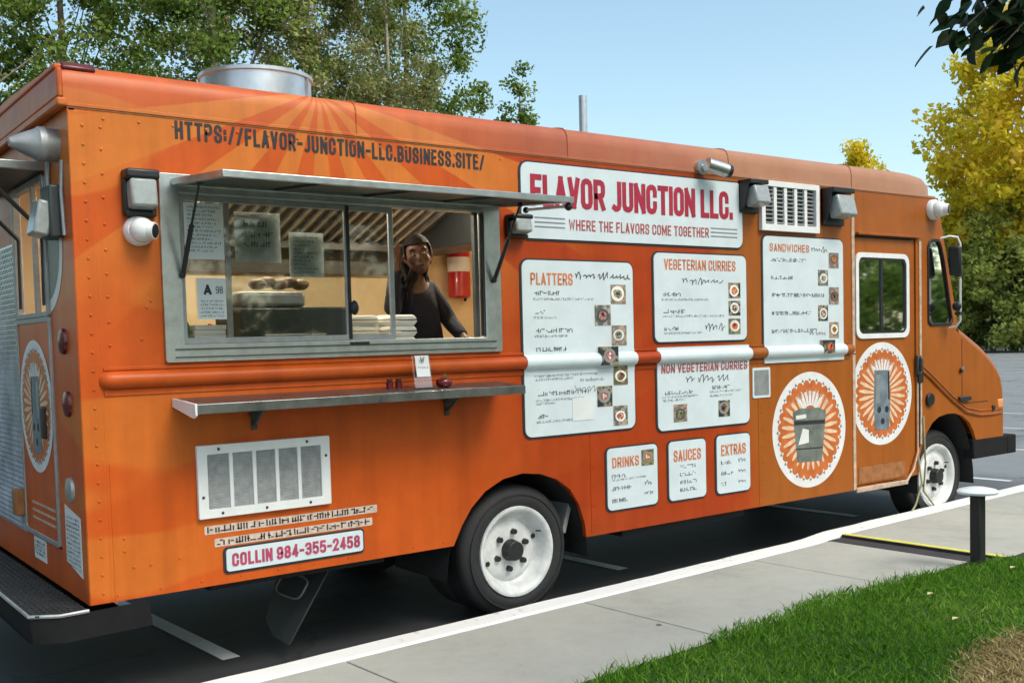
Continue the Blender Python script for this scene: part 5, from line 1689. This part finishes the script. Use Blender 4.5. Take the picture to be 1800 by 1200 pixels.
# mirror
m = MB(); m.tube([(6.95, -.02, 2.43), (6.99, -.08, 2.445), (7.04, -.12, 2.435), (7.065, -.13, 2.38), (7.065, -.13, 1.74), (7.07, -.09, 1.69), (7.08, -.02, 1.68)], .0095, 8)
mir = part(m, 'mirror_arm', M['white'])
m = MB(); m.box((7.015, -.115, 2.24), (.055, .10, .25), rot=(0, R(-8), R(20))); part(m, 'mirror', M['black'], mir, bevel=.02)
m = MB(); m.box((7.055, -.125, 2.12), (.04, .05, .025)); m.box((7.055, -.125, 1.80), (.05, .05, .025)); m.ball((7.045, -.11, 1.86), .04, 12, 8, sc=(.6, 1, 1)); part(m, 'mirror_clamp', M['black'], mir)
# hanging cord by the front wheel

# ---------------- rear of the truck
m = MB(); m.plate([(0, .511), (0, ZSEAM), (.455, ZSEAM), (.455, .62), (.30, .511)], [], -.006, .03, plane='X')
part(m, 'rear_corner_panel', M['wrap'])
m = MB(); m.plate([(.455, 2.535), (.455, ZSEAM), (TW, ZSEAM), (TW, 2.26), (1.20, 2.26), (1.20, 2.535)], [], -.004, .03, plane='X'); part(m, 'rear_header', M['wrap'])
m = MB(); m.plate([(.30, .511), (.455, .62), (.47, .70), (TW, .70), (TW, .511)], [], -.004, .03, plane='X')
part(m, 'rear_sill_panel', M['wrap'])
m = MB(); m.plate([(.475, .72), (.475, 1.83), (1.15, 1.83), (1.15, .72)], [], -.012, .03, plane='X'); rd_ = part(m, 'rear_door', M['wrap'], bevel=.003)
m = MB(); m.plate(rrect(.462, .71, 1.165, 1.845, .01, 1), [rrect(.482, .735, 1.145, 1.82, .01, 1)], -.018, .02, plane='X'); m.plate(rrect(.462, 1.846, 1.165, 2.53, .01, 1), [rrect(.50, 1.87, 1.12, 2.50, .01, 1)], -.018, .04, plane='X'); m.box2((-.016, .70, 1.86), (.01, .73, 2.51))
part(m, 'door_frame', M['alu_dull'], rd_, bevel=.003)
m = MB(); m.box2((-.034, .60, 1.24), (-.012, .66, 1.40)); part(m, 'handle', M['black'], rd_, bevel=.006)
m = MB()
for z in (.80, .84, .88): m.box2((-.0145, .52, z), (-.012, 1.0, z + .012))
part(m, 'print', M['trim'], rd_)
badge(.815, 1.395, .34, 'jar', plane='X', off=-.0125, label='white scalloped badge with a steel jar on the rear door')
# diamond plate cladding with raised treads
m = MB(); m.box2((-.012, 1.17, .70), (-.002, TW, 2.255)); dp = part(m, 'diamond_plate', M['galv'])
m = MB(); z = .72; r0 = 0
while z < 2.24:
    y = 1.185 + (.02 if r0 % 2 else 0)
    while y < 1.9:
        a = R(45 if (int(y * 50) + r0) % 2 else -45)
        m.box((-.0135, y, z), (.004, .026, .007), rot=(a, 0, 0)); y += .04
    z += .028; r0 += 1
part(m, 'tread_pattern', M['galv'], dp, kind='stuff')
m = MB(); m.box2((-.06, 1.18, .79), (-.012, 1.27, .93)); part(m, 'plate_bracket', M['worn'], bevel=.006)
for y, z in ((.235, 1.72), (.206, 1.427), (.23, 1.02)):
    m = MB(); m.lathe((-.006, y, z), (-1, 0, 0), [(0, .062), (.014, .058), (.022, .03), (.024, 0)], 22); part(m, 'tail_light', M['redlens'] if z > 1.2 else M['alu_dull'])
m = MB(); m.plate([(.36, .94), (.09, .90), (.09, .62), (.36, .665)], [], -.0085, .002, plane='X'); s_ = part(m, 'rear_sticker', M['paper'])
m = MB()
mpx = lambda p: (-.0094, .36 - p.x, p.y)
for k in range(12): greek(m, .02, .90 - k * .021 - .02, .25, .011, 0, mp=mpx)
part(m, 'print', M['ink'], s_, smooth=0)
m = MB(); m.box2((-.0075, .78, .585), (-.004, 1.03, .70)); s_ = part(m, 'rear_sticker', M['paper'])
m = MB()
for k in range(4): greek(m, .80, .61 + k * .02, 1.01, .012, 0, mp=lambda p: (-.0084, p.x, p.y))
part(m, 'print', M['ink'], s_, smooth=0)
# partial round badge on the corner panel
m = MB(); pts = [(min(y, .452), z) for y, z in circ(.50, 2.18, .32, 60)]
m.plate(pts, [], -.0075, 0, plane='X'); s_ = part(m, 'round_badge', M['badge_white'], smooth=0)
m = MB(); m.plate([(min(.50 + (y - .5) * .82, .452), 2.18 + (z - 2.18) * .82) for y, z in circ(.50, 2.18, .32, 60)], [], -.0083, 0, plane='X'); part(m, 'badge_field', M['steel_print'], s_, smooth=0)
# rear hatch flap, its struts, the lamp and the cone camera
m = MB(); m.box((-.20, 1.0, 2.56), (.40, 1.10, .025), rot=(0, R(2), 0)); hf = part(m, 'rear_flap', M['alu_dark'])
m = MB(); m.box((-.405, 1.0, 2.575), (.02, 1.12, .04)); m.box((-.20, .44, 2.56), (.40, .02, .04)); part(m, 'flap_edge', M['alu'], hf, bevel=.003)
for y in (.50, 1.0):
    m = MB(); m.tube([(-.30, y, 2.55), (-.02, y + .0, 2.26)], .011, 6); m.tube([(-.02, y, 2.26), (-.02, y + .02, 1.9)], .008, 6); part(m, 'flap_strut', M['black'], hf)
m = MB(); m.box((-.035, .225, 2.315), (.06, .17, .24)); rl_ = part(m, 'flood_lamp', M['steel_dark'], bevel=.01)
m = MB(); m.box((-.085, .235, 2.285), (.07, .15, .16), rot=(0, R(12), 0)); part(m, 'lens', M['lens'], rl_, bevel=.012)
m = MB(); m.lathe((0, .20, 2.62), (-1, 0, 0), [(0, .075), (.06, .075), (.062, .082), (.09, .08), (.10, .07), (.16, .045), (.21, .02), (.215, 0)], 24)
part(m, 'security_camera', M['alu_dull'], smooth=35)
# conduit and cables on the corner
m = MB(); m.tube([(-.012, .33, 2.58), (-.02, .34, 2.48), (-.016, .335, 2.42)], .014, 8); m.tube([(-.012, .10, 2.54), (-.016, .12, 2.40), (-.014, .10, 2.2)], .010, 8); part(m, 'cable', M['alu_dull'])
# step bumper
m = MB(); bp_ = [(-.02, -.035), (-.14, -.045), (-.25, .03), (-.26, TW - .03), (-.14, TW + .045), (-.02, TW + .035)]
m.plate(bp_, [], .50, .02, plane='Z'); bump_ = part(m, 'rear_bumper', M['black'], bevel=.004)
m = MB()
bq = [(.26, -.01)] + [(-.02, -.04), (-.145, -.05), (-.258, .028), (-.268, TW - .028), (-.145, TW + .05), (.26, TW + .01)]
n = len(bq)
m.add([(p[0], p[1], .495) for p in bq] + [(p[0] + .01, p[1], .375) for p in bq], [(i, i + 1, n + i + 1, n + i) for i in range(n - 1)])
m.add([(p[0], p[1], .376) for p in bq], [tuple(range(n))])
part(m, 'bumper_face', M['bumper_black'], bump_)
m = MB(); m.tube([(p[0] - .002, p[1], .499) for p in bq[1:-1]], .009, 6); part(m, 'bumper_edge', M['alu_dull'], bump_)
m = MB()
for i in range(9):
    for j in range(70):
        x = -.232 + i * .025; y = .0 + j * .034 + (.017 if i % 2 else 0)
        if y < TW: m.box((x, y, .502), (.018, .006, .005), rot=(0, 0, R(45 if (i + j) % 2 else -45)))
part(m, 'tread_pattern', M['mat_rubber'], bump_, kind='stuff')

# ---------------- kitchen inside
m = MB(); m.box2((.10, .07, 1.60), (3.9, .52, 1.645)); m.box2((.10, .10, .98), (3.9, .50, 1.60)); part(m, 'counter', M['steel_dark'], bevel=.004)
m = MB(); m.box2((.75, TW - .14, 2.20), (2.90, TW - .08, 2.68)); part(m, 'hood_back', M['brown_steel'])
hd = MB()
hd.add([(1.0, 1.15, 2.69), (2.98, 1.15, 2.69), (2.98, 1.95, 2.42), (1.0, 1.95, 2.42)], [(0, 1, 2, 3)])
hd.box2((.97, 1.10, 2.34), (1.0, 2.2, 2.69)); hd.box2((1.0, 1.93, 2.36), (2.98, 2.0, 2.42))
hood_ = part(hd, 'range_hood', M['brown_steel'], smooth=0)
m = MB()
for k in range(21):
    x = 1.05 + k * .092
    m.box((x, 1.55, 2.543), (.026, .83, .026), rot=(R(-18.6), 0, 0))
part(m, 'baffle', M['tan_steel'], hood_)
m = MB(); m.box2((2.985, 1.12, 2.36), (3.36, 2.2, 2.69)); part(m, 'hood_end', M['steel_dark'], bevel=.006)
m = MB(); m.box2((.6, 1.60, .98), (2.9, 2.18, 1.62)); part(m, 'cook_line', M['alu_dull'], bevel=.01)
lm_, nt_, b_ = new_mat('lit_tube')
b_.inputs['Base Color'].default_value = (.9, .85, .75, 1); b_.inputs['Emission Color'].default_value = (1.0, .88, .70, 1); b_.inputs['Emission Strength'].default_value = 95.0
for xx in (1.2, 3.0):
    m = MB(); m.box2((xx - .45, .75, 2.675), (xx + .45, .87, 2.699)); cl = part(m, 'ceiling_lamp', M['white'])
    m = MB(); m.box2((xx - .42, .77, 2.660), (xx + .42, .85, 2.6745)); part(m, 'tube', lm_, cl)

# ------------------------------------------------------------------ things in and on the truck
def solid(name, label, cat, mb, mats, loc, group=None, **kw):
    o = mb.build(name, mats, None, loc=loc, **kw)
    return setp(o, label, cat, group)


# sheets of paper on the panes
def sheet(label, x0, z0, x1, z1, y, lines, name='paper_notice', cat='notice', big=None, group=None):
    m = MB(); m.plate([(x0, z0), (x0, z1), (x1, z1), (x1, z0)], [], y, .0015)
    o = m.build(name, M['paper'], None, loc=((x0 + x1) / 2, y, z0)); setp(o, label, cat, group)
    m = MB(); mpy = lambda p: (p.x, y - .001, p.y)
    for (z, h, f0, f1) in lines:
        greek(m, x0 + (x1 - x0) * f0, z, x0 + (x1 - x0) * f1, h, 0, mp=mpy)
    if lines: m.build('print', M['ink'], o, smooth=0)
    return o


sheet('tall printed sheet taped inside the left pane of the serving window', .505, 2.10, .700, 2.37, .004, [(2.345 - .019 * k, .009, .08, .92 - .1 * (k % 3)) for k in range(12)])
sheet('notice with three bold lines in the middle of the serving window', .775, 2.095, 1.02, 2.345, .052, [(2.275, .022, .2, .75), (2.225, .022, .15, .85), (2.175, .022, .2, .8), (2.325, .010, .35, .6)])
sheet('narrow notice in a plastic sleeve right of the bold notice', 1.065, 2.025, 1.26, 2.255, .052, [(2.225 - .02 * k, .009, .12, .85 - .12 * (k % 4)) for k in range(10)])
gc = sheet('white grade card with a black letter A in the serving window', .555, 1.81, .700, 2.01, .004, [(1.895 - .018 * k, .008, .1, .9) for k in range(5)], 'grade_card', 'card')
m = MB(); text(m, 'A', .585, 1.93, .048, .045, .0025, sw=.24); text(m, '98', .648, 1.935, .035, .036, .0025, sw=.1)
m.build('lettering', M['black_print'], gc, smooth=0)
st_ = MB()
for k in range(6): st_.box((.63 + .003 * (k % 2), .115, 1.653 + .024 * k), (.16, .12, .022), rot=(0, 0, .03 * (k % 3)))
solid('napkin_stack', 'stack of pale napkins inside the window below the grade card', 'napkins', st_, M['foam'], (.63, .115, 1.645))
bt = MB(); bt.lathe((.515, .11, 1.645), (0, 0, 1), [(0, .034), (.14, .034), (.17, .018), (.20, .016), (.205, 0)], 18)
o = solid('squeeze_bottle', 'green squeeze bottle in the left corner of the serving window', 'bottle', bt, M['green'], (.515, .11, 1.645))
bt = MB(); bt.cyl((.515, .11, 1.85), (.515, .11, 1.90), .016, .005, n=12); bt.build('cap', M['black'], o)
# food warmer: a dark steel box on the counter with a pale lid
fw = MB(); fw.box2((.83, .14, 1.645), (1.45, .50, 1.875))
w_ = solid('food_warmer', 'dark steel food warmer on the counter behind the panes', 'warmer', fw, M['steel_dark'], (1.15, .3, 1.645), bevel=.012)
fw = MB(); fw.box2((.84, .15, 1.876), (1.20, .48, 1.955)); fw.build('lid', M['alu_dull'], w_, bevel=.02)
fw = MB(); fw.box2((.95, .125, 1.72), (1.30, .14, 1.735)); fw.build('handle', M['alu'], w_, bevel=.004)
bg = MB()
for k in range(5):
    bg.ball((1.02 + .062 * k, .36 + .02 * (k % 2), 2.005 + .012 * (k % 2)), .05, 12, 8, sc=(.95, 1.3, .62))
solid('bread_rolls', 'row of brown bread rolls on top of the food warmer', 'bread', bg, M['bread'], (1.15, .36, 1.956))
pt = MB(); pt.lathe((2.05, 1.85, 1.62), (0, 0, 1), [(0, .15), (.02, .16), (.24, .16), (.25, .168), (.262, .168), (.262, .15), (.03, .145), (.03, 0)], 28)
po = solid('cooking_pot', 'steel cooking pot on the cook line behind the window', 'pot', pt, M['alu'], (2.05, 1.85, 1.62))
pt = MB(); pt.tube([(1.88, 1.85, 1.80), (1.84, 1.85, 1.80), (1.84, 1.85, 1.76)], .01, 6); pt.build('handle', M['black'], po)
for k, (xx, hh, rr, mm, nn) in enumerate([(1.30, .21, .036, 'red', 'red sauce bottle'), (1.42, .19, .04, 'green', 'green sauce bottle'), (1.55, .17, .045, 'foam', 'white spice tub'), (2.62, .23, .04, 'bread', 'brown sauce bottle')]):
    pt = MB(); pt.lathe((xx, 1.80, 1.62), (0, 0, 1), [(0, rr), (hh * .7, rr), (hh * .85, rr * .45), (hh, rr * .35), (hh + .002, 0)], 16)
    solid('kitchen_bottle', nn + ' on the cook line behind the window', 'bottle', pt, M[mm], (xx, 1.80, 1.62))
# foam take-out boxes in two stacks
def clam(x, y, z, label, rz):
    r = empty('takeout_box', (x, y, z), label, 'box', 'foam take-out boxes on the counter')
    m = MB(); L, W_, h = .10, .085, .028
    vs = [(-L * .82, -W_ * .82, 0), (L * .82, -W_ * .82, 0), (L * .82, W_ * .82, 0), (-L * .82, W_ * .82, 0), (-L, -W_, h), (L, -W_, h), (L, W_, h), (-L, W_, h)]
    fs = [(3, 2, 1, 0), (0, 1, 5, 4), (1, 2, 6, 5), (2, 3, 7, 6), (3, 0, 4, 7), (4, 5, 6, 7)]
    m.add([(a + x, b + y, c + z) for a, b, c in vs], fs); m.build('base', M['foam'], r, bevel=.008)
    m = MB(); m.add([(a + x, b + y, z + .062 - c) for a, b, c in vs], [tuple(reversed(f)) for f in fs]); m.build('lid', M['foam'], r, bevel=.010)
    r.rotation_euler = (0, 0, rz)
for k, nm in enumerate(('bottom', 'middle', 'top')):
    clam(1.80, .25, 1.645 + .0625 * k, 'white foam take-out box at the %s of the stack in the open window' % nm, .1 * k - .1)
for k, nm in enumerate(('bottom', 'middle', 'top')):
    clam(1.585, .30, 1.645 + .0625 * k, 'white foam take-out box at the %s of the stack behind the pane' % nm, .12 - .1 * k)
# fire extinguisher on the far wall
ex = empty('fire_extinguisher', (3.50, 2.10, 2.02), 'red fire extinguisher with a white band on the cream wall', 'extinguisher')
m = MB(); m.lathe((3.50, 2.10, 2.02), (0, 0, 1), [(0, .075), (.015, .09), (.37, .09), (.44, .06), (.47, .03), (.475, 0)], 28); m.build('cylinder', M['red'], ex)
m = MB(); m.lathe((3.50, 2.10, 2.23), (0, 0, 1), [(0, .0912), (.115, .0912)], 28, caps=False); m.build('label', M['foam'], ex)
m = MB(); m.cyl((3.50, 2.10, 2.49), (3.50, 2.10, 2.53), .025, n=12); m.box((3.47, 2.08, 2.545), (.14, .03, .02), rot=(0, R(10), 0)); m.box((3.47, 2.08, 2.575), (.13, .03, .015), rot=(0, R(-8), 0)); m.build('valve', M['black'], ex)
m = MB(); m.tube([(3.54, 2.12, 2.52), (3.60, 2.15, 2.46), (3.605, 2.15, 2.25), (3.60, 2.15, 2.05), (3.58, 2.14, 2.00)], .013, 8); m.build('hose', M['black'], ex)
# on the shelf
ch = empty('card_holder', (1.72, -.16, 1.428), 'small clear stand with a printed card on the steel shelf', 'card stand')
m = MB(); m.box2((1.665, -.20, 1.428), (1.775, -.11, 1.433)); m.box((1.72, -.148, 1.515), (.11, .004, .175), rot=(R(-10), 0, 0)); m.build('stand', M['acrylic'], ch)
m = MB(); m.box((1.72, -.1545, 1.545), (.085, .002, .115), rot=(R(-10), 0, 0)); m.build('card', M['paper'], ch)
m = MB(); text(m, 'W', 1.700, 1.565, .03, .03, -.161, sw=.2); greek(m, 1.69, 1.535, 1.75, .008, -.1585); m.build('print', M['ink'], ch, smooth=0)
tm = MB(); tm.ball((1.845, -.17, 1.452), .042, 16, 10, sc=(1.15, 1, .72))
t_ = solid('pepper', 'dark red pepper on the steel shelf right of the card stand', 'pepper', tm, M['leafy'], (1.845, -.17, 1.424))
tm = MB(); tm.tube([(1.845, -.17, 1.478), (1.852, -.175, 1.50)], .005, 6); tm.build('stem', M['green'], t_)
for x, lab in ((1.60, 'small dark sauce jar on the shelf nearest the card stand'), (1.545, 'small dark sauce jar on the shelf farther left of the card stand')):
    j = MB(); j.lathe((x, -.10, 1.430), (0, 0, 1), [(0, .018), (.035, .020), (.038, .012), (.039, 0)], 14); jo = solid('sauce_jar', lab, 'jar', j, M['leafy'], (x, -.10, 1.430), 'sauce jars on the shelf')
    j = MB(); j.lathe((x, -.10, 1.469), (0, 0, 1), [(0, .016), (.012, .016), (.013, 0)], 14); j.build('lid', M['black'], jo)

# ------------------------------------------------------------------ person in the window
def person():
    B = Vector((2.22, .82, .75))
    root = empty('person', B, 'dark-haired person in navy top leaning with one hand raised in the serving window', 'person')
    # joints: x along the truck, y into it; the person faces the window (-y), hips back, head tipped to the left
    J = {'pelvis': (2.36, .86, 1.58), 'waist': (2.345, .83, 1.72), 'chest': (2.29, .77, 1.92), 'neck0': (2.235, .72, 2.05), 'neck': (2.225, .70, 2.09), 'head0': (2.22, .69, 2.14),
         'shR': (2.10, .74, 2.01), 'elR': (2.02, .66, 1.85), 'wrR': (2.035, .63, 2.13), 'haR': (2.04, .63, 2.205),
         'shL': (2.375, .74, 2.00), 'elL': (2.47, .70, 1.80), 'wrL': (2.44, .50, 1.695), 'haL': (2.41, .43, 1.675),
         'hipR': (2.27, .86, 1.52), 'knR': (2.26, .82, 1.14), 'anR': (2.25, .88, .80), 'toR': (2.25, .74, .775),
         'hipL': (2.45, .86, 1.52), 'knL': (2.47, .82, 1.14), 'anL': (2.47, .88, .80), 'toL': (2.48, .74, .775)}
    chain = [('pelvis', 'waist'), ('waist', 'chest'), ('chest', 'neck0'), ('neck0', 'neck'), ('neck', 'head0'), ('chest', 'shR'), ('shR', 'elR'), ('elR', 'wrR'), ('wrR', 'haR'),
             ('chest', 'shL'), ('shL', 'elL'), ('elL', 'wrL'), ('wrL', 'haL'), ('pelvis', 'hipR'), ('hipR', 'knR'), ('knR', 'anR'), ('anR', 'toR'), ('pelvis', 'hipL'), ('hipL', 'knL'), ('knL', 'anL'), ('anL', 'toL')]
    Rd = {'pelvis': .125, 'waist': .115, 'chest': .12, 'neck0': .065, 'neck': .05, 'head0': .052, 'shR': .058, 'elR': .042, 'wrR': .029, 'haR': .028, 'shL': .058, 'elL': .042, 'wrL': .029, 'haL': .028,
          'hipR': .085, 'knR': .06, 'anR': .042, 'toR': .035, 'hipL': .085, 'knL': .06, 'anL': .042, 'toL': .035}

    def skin_mesh(names, links, extra=None, grow=0.0, sub=2, rad=None):
        bm = bmesh.new(); lay = bm.verts.layers.skin.verify(); vv = {}
        for n in names:
            v = bm.verts.new(Vector(J[n])); q = (rad or Rd)[n] + grow
            v[lay].radius = (q, q); v[lay].use_root = (n == names[0]); vv[n] = v
        for a, b in links:
            bm.edges.new((vv[a], vv[b]))
        me = bpy.data.meshes.new('tmp'); bm.to_mesh(me); bm.free()
        o = bpy.data.objects.new('tmp', me); COL.objects.link(o)
        o.modifiers.new('s', 'SKIN').use_smooth_shade = True
        s = o.modifiers.new('d', 'SUBSURF'); s.levels = sub; s.render_levels = sub
        dg = bpy.context.evaluated_depsgraph_get()
        r = bpy.data.meshes.new_from_object(o.evaluated_get(dg))
        bpy.data.objects.remove(o)
        V = [tuple(v.co) for v in r.vertices]; F = [tuple(p.vertices) for p in r.polygons]
        bpy.data.meshes.remove(r)
        return V, F

    V, F = skin_mesh(list(J), chain)
    mb = MB(); mb.add(V, F)
    hc = Vector((2.215, .655, 2.215))
    HR = Matrix.Rotation(R(-28), 3, 'Z') @ Matrix.Rotation(R(-8), 3, 'Y')
    def H(x, y, z): return hc + HR @ Vector((x, y, z))
    hb_ = MB()
    hb_.ball((0, 0, 0), .105, 20, 14, sc=(.78, .92, 1.08)); hb_.ball((0, -.035, -.055), .066, 16, 10, sc=(.88, .9, 1.0))
    hb_.ball((0, -.100, -.025), .016, 10, 8, sc=(.9, 1.1, 1.6)); hb_.ball((0, -.092, -.067), .017, 10, 6, sc=(1.3, .6, .5))
    for s in (-1, 1):
        hb_.ball((s * .082, .0, -.02), .022, 10, 6, sc=(.45, .8, 1.3)); hb_.ball((s * .036, -.082, .026), .020, 10, 6, sc=(1.3, .7, .5)); hb_.ball((s * .045, -.072, -.03), .024, 10, 6, sc=(1, .8, .8))
    mb.add([H(*p) for p in hb_.v], hb_.f)
    # fingers and thumbs
    def fingers(w, h, up, side):
        w = Vector(w); h = Vector(h); d = (h - w).normalized(); sd_ = Vector(side); nrm = Vector(up)
        for i, L in enumerate((.062, .072, .066, .052)):
            p0 = h + sd_ * (.024 - .016 * i); p1 = p0 + d * L * .55 + nrm * .008; p2 = p0 + d * L + nrm * .022
            mb.tube([p0 - d * .02, p1, p2], [.0095, .0085, .007], 8)
        p0 = w.lerp(h, .45) + sd_ * .02
        mb.tube([p0, p0 + sd_ * .035 + d * .02, p0 + sd_ * .042 + d * .05], [.012, .010, .008], 8)
        mb.ball(h - d * .01, .03, 12, 8, sc=(1.1, .7, 1.1))
    fingers(J['wrR'], J['haR'], (.1, -.5, 0), (1, 0, 0)); fingers(J['wrL'], J['haL'], (0, 0, -.5), (-.9, -.3, 0))
    body = mb.build('body', M['skin'], root, smooth=180, recalc=False)
    rmd = body.modifiers.new('join', 'REMESH'); rmd.mode = 'VOXEL'; rmd.voxel_size = .0075; rmd.use_smooth_shade = True
    sm_ = body.modifiers.new('relax', 'SMOOTH'); sm_.factor = .5; sm_.iterations = 2
    # shirt with sleeves, trousers
    tor = ['pelvis', 'waist', 'chest', 'neck0', 'shR', 'elR', 'wrR', 'shL', 'elL', 'wrL']
    r2 = dict(Rd); r2['neck0'] = .06; r2['pelvis'] = .145; r2['waist'] = .135
    V, F = skin_mesh(tor, [('pelvis', 'waist'), ('waist', 'chest'), ('chest', 'neck0'), ('chest', 'shR'), ('shR', 'elR'), ('chest', 'shL'), ('shL', 'elL'), ('elR', 'wrR'), ('elL', 'wrL')], grow=.014, rad=r2)
    mb = MB(); mb.add(V, F); sh_ = mb.build('shirt', M['navy'], root, smooth=180, recalc=False)
    leg = ['pelvis', 'hipR', 'knR', 'anR', 'hipL', 'knL', 'anL']
    V, F = skin_mesh(leg, [('pelvis', 'hipR'), ('hipR', 'knR'), ('knR', 'anR'), ('pelvis', 'hipL'), ('hipL', 'knL'), ('knL', 'anL')], grow=.014)
    mb = MB(); mb.add(V, F); mb.build('trousers', M['black'], root, smooth=180, recalc=False)
    # hair: cap over the skull and locks falling over the right shoulder
    mb = MB(); rd = random.Random(2)
    t_ = MB(); t_.ball((0, 0, 0), 1, 20, 14)
    cap = [Vector((p[0] * .094, p[1] * .108, p[2] * .125)) for p in t_.v]
    keep = [f for f in t_.f if sum(cap[i].y for i in f) / len(f) > -.055 + max(0, -sum(cap[i].z for i in f) / len(f)) * 1.2 or sum(cap[i].z for i in f) / len(f) > .062]
    mb.add([H(p.x, p.y + .004, p.z + .012) for p in cap], keep)
    for k in range(34):
        a = R(-20 + 220 * rd.random()); p0 = H(math.cos(a) * .085, .02 + abs(math.sin(a)) * .07, .04 + rd.uniform(-.03, .03))
        side = -1 if rd.random() < .72 else .6
        p3 = Vector((hc.x + side * rd.uniform(.06, .13), hc.y + rd.uniform(-.03, .10), rd.uniform(1.92, 2.06) if side < 0 else rd.uniform(2.02, 2.10)))
        mb.tube([p0, p0.lerp(p3, .4) + Vector((side * .02, .01, .01)), p0.lerp(p3, .75), p3], [.016, .017, .014, .004], 6)
    mb.build('hair', M['hair'], root, smooth=60, recalc=False)
    mb = MB()
    for s in (-1, 1): mb.ball(H(s * .031, -.088, .0), .0095, 10, 8)
    mb.build('eyes', M['sclera'], root)
    mb = MB()
    for s in (-1, 1): mb.ball(H(s * .031, -.0945, .0), .0055, 8, 6)
    mb.build('iris', M['black'], root)
    mb = MB()
    for s in (-1, 1): mb.tube([H(s * .015, -.104, .024), H(s * .034, -.102, .032), H(s * .052, -.090, .026)], .0045, 6)
    mb.tube([H(-.020, -.103, -.068), H(0, -.108, -.070), H(.020, -.103, -.068)], .003, 6)
    mb.build('brows_and_lips', M['hair'], root)
    return root


person()

# ------------------------------------------------------------------ bollard light, cord, small litter
bo = empty('bollard_light', (5.05, -1.41, .15), 'low black bollard light with a pale round cap at the sidewalk edge', 'bollard')
m = MB(); m.box2((5.015, -1.445, .10), (5.085, -1.375, .625)); m.build('post', M['black'], bo, bevel=.006)
m = MB(); m.box2((4.995, -1.465, .14), (5.105, -1.355, .185)); m.build('foot', M['black'], bo, bevel=.006)
m = MB(); m.lathe((5.05, -1.41, .622), (0, 0, 1), [(0, .04), (.004, .118), (.018, .124), (.03, .112), (.042, .06), (.046, 0)], 36); m.build('cap', M['frost'], bo, smooth=40)
co = MB()
co.tube([(6.62, -.012, .62), (6.66, -.02, .40), (6.60, .0, .22), (6.46, .0, .10), (6.33, -.02, .04), (6.30, -.03, .012), (6.45, -.03, .011), (6.70, .01, .012), (6.95, .10, .02), (7.10, .105, .10), (6.86, .09, .30), (6.78, .02, .55), (6.72, -.008, .70), (6.70, -.01, .95)], .008, 7)
solid('power_cord', 'pale cord looping from the cab door to the front wheel', 'cord', co, M['cord'], (6.45, 0, .011))
fb = MB(); fb.lathe((2.60, -1.02, .152), (0, 0, 1), [(0, .018), (.004, .012), (.006, 0)], 7)
solid('fallen_leaf', 'tiny brown fallen leaf lying on the pale sidewalk', 'leaf', fb, M['bark'], (2.60, -1.02, .15))

for (sx, tx, lab) in ((4.9, -1.62, 'small pale fallen leaf on the lawn close to the bollard'), (3.95, -1.60, 'small pale fallen leaf in the middle of the lawn'), (3.55, -1.95, 'small pale fallen leaf on the lawn above the dry patch')):
    zz = float(lawn_z(sx, tx)) + .028; p = LW(sx, tx, zz)
    fb = MB(); fb.add([(p[0] - .03, p[1], zz), (p[0], p[1] + .016, zz + .008), (p[0] + .034, p[1] + .004, zz + .002), (p[0] + .004, p[1] - .014, zz + .006)], [(0, 1, 2), (0, 2, 3)])
    setp(fb.build('fallen_leaf', M['bread_pale'], None, loc=p), lab, 'leaf', 'fallen leaves on the lawn')
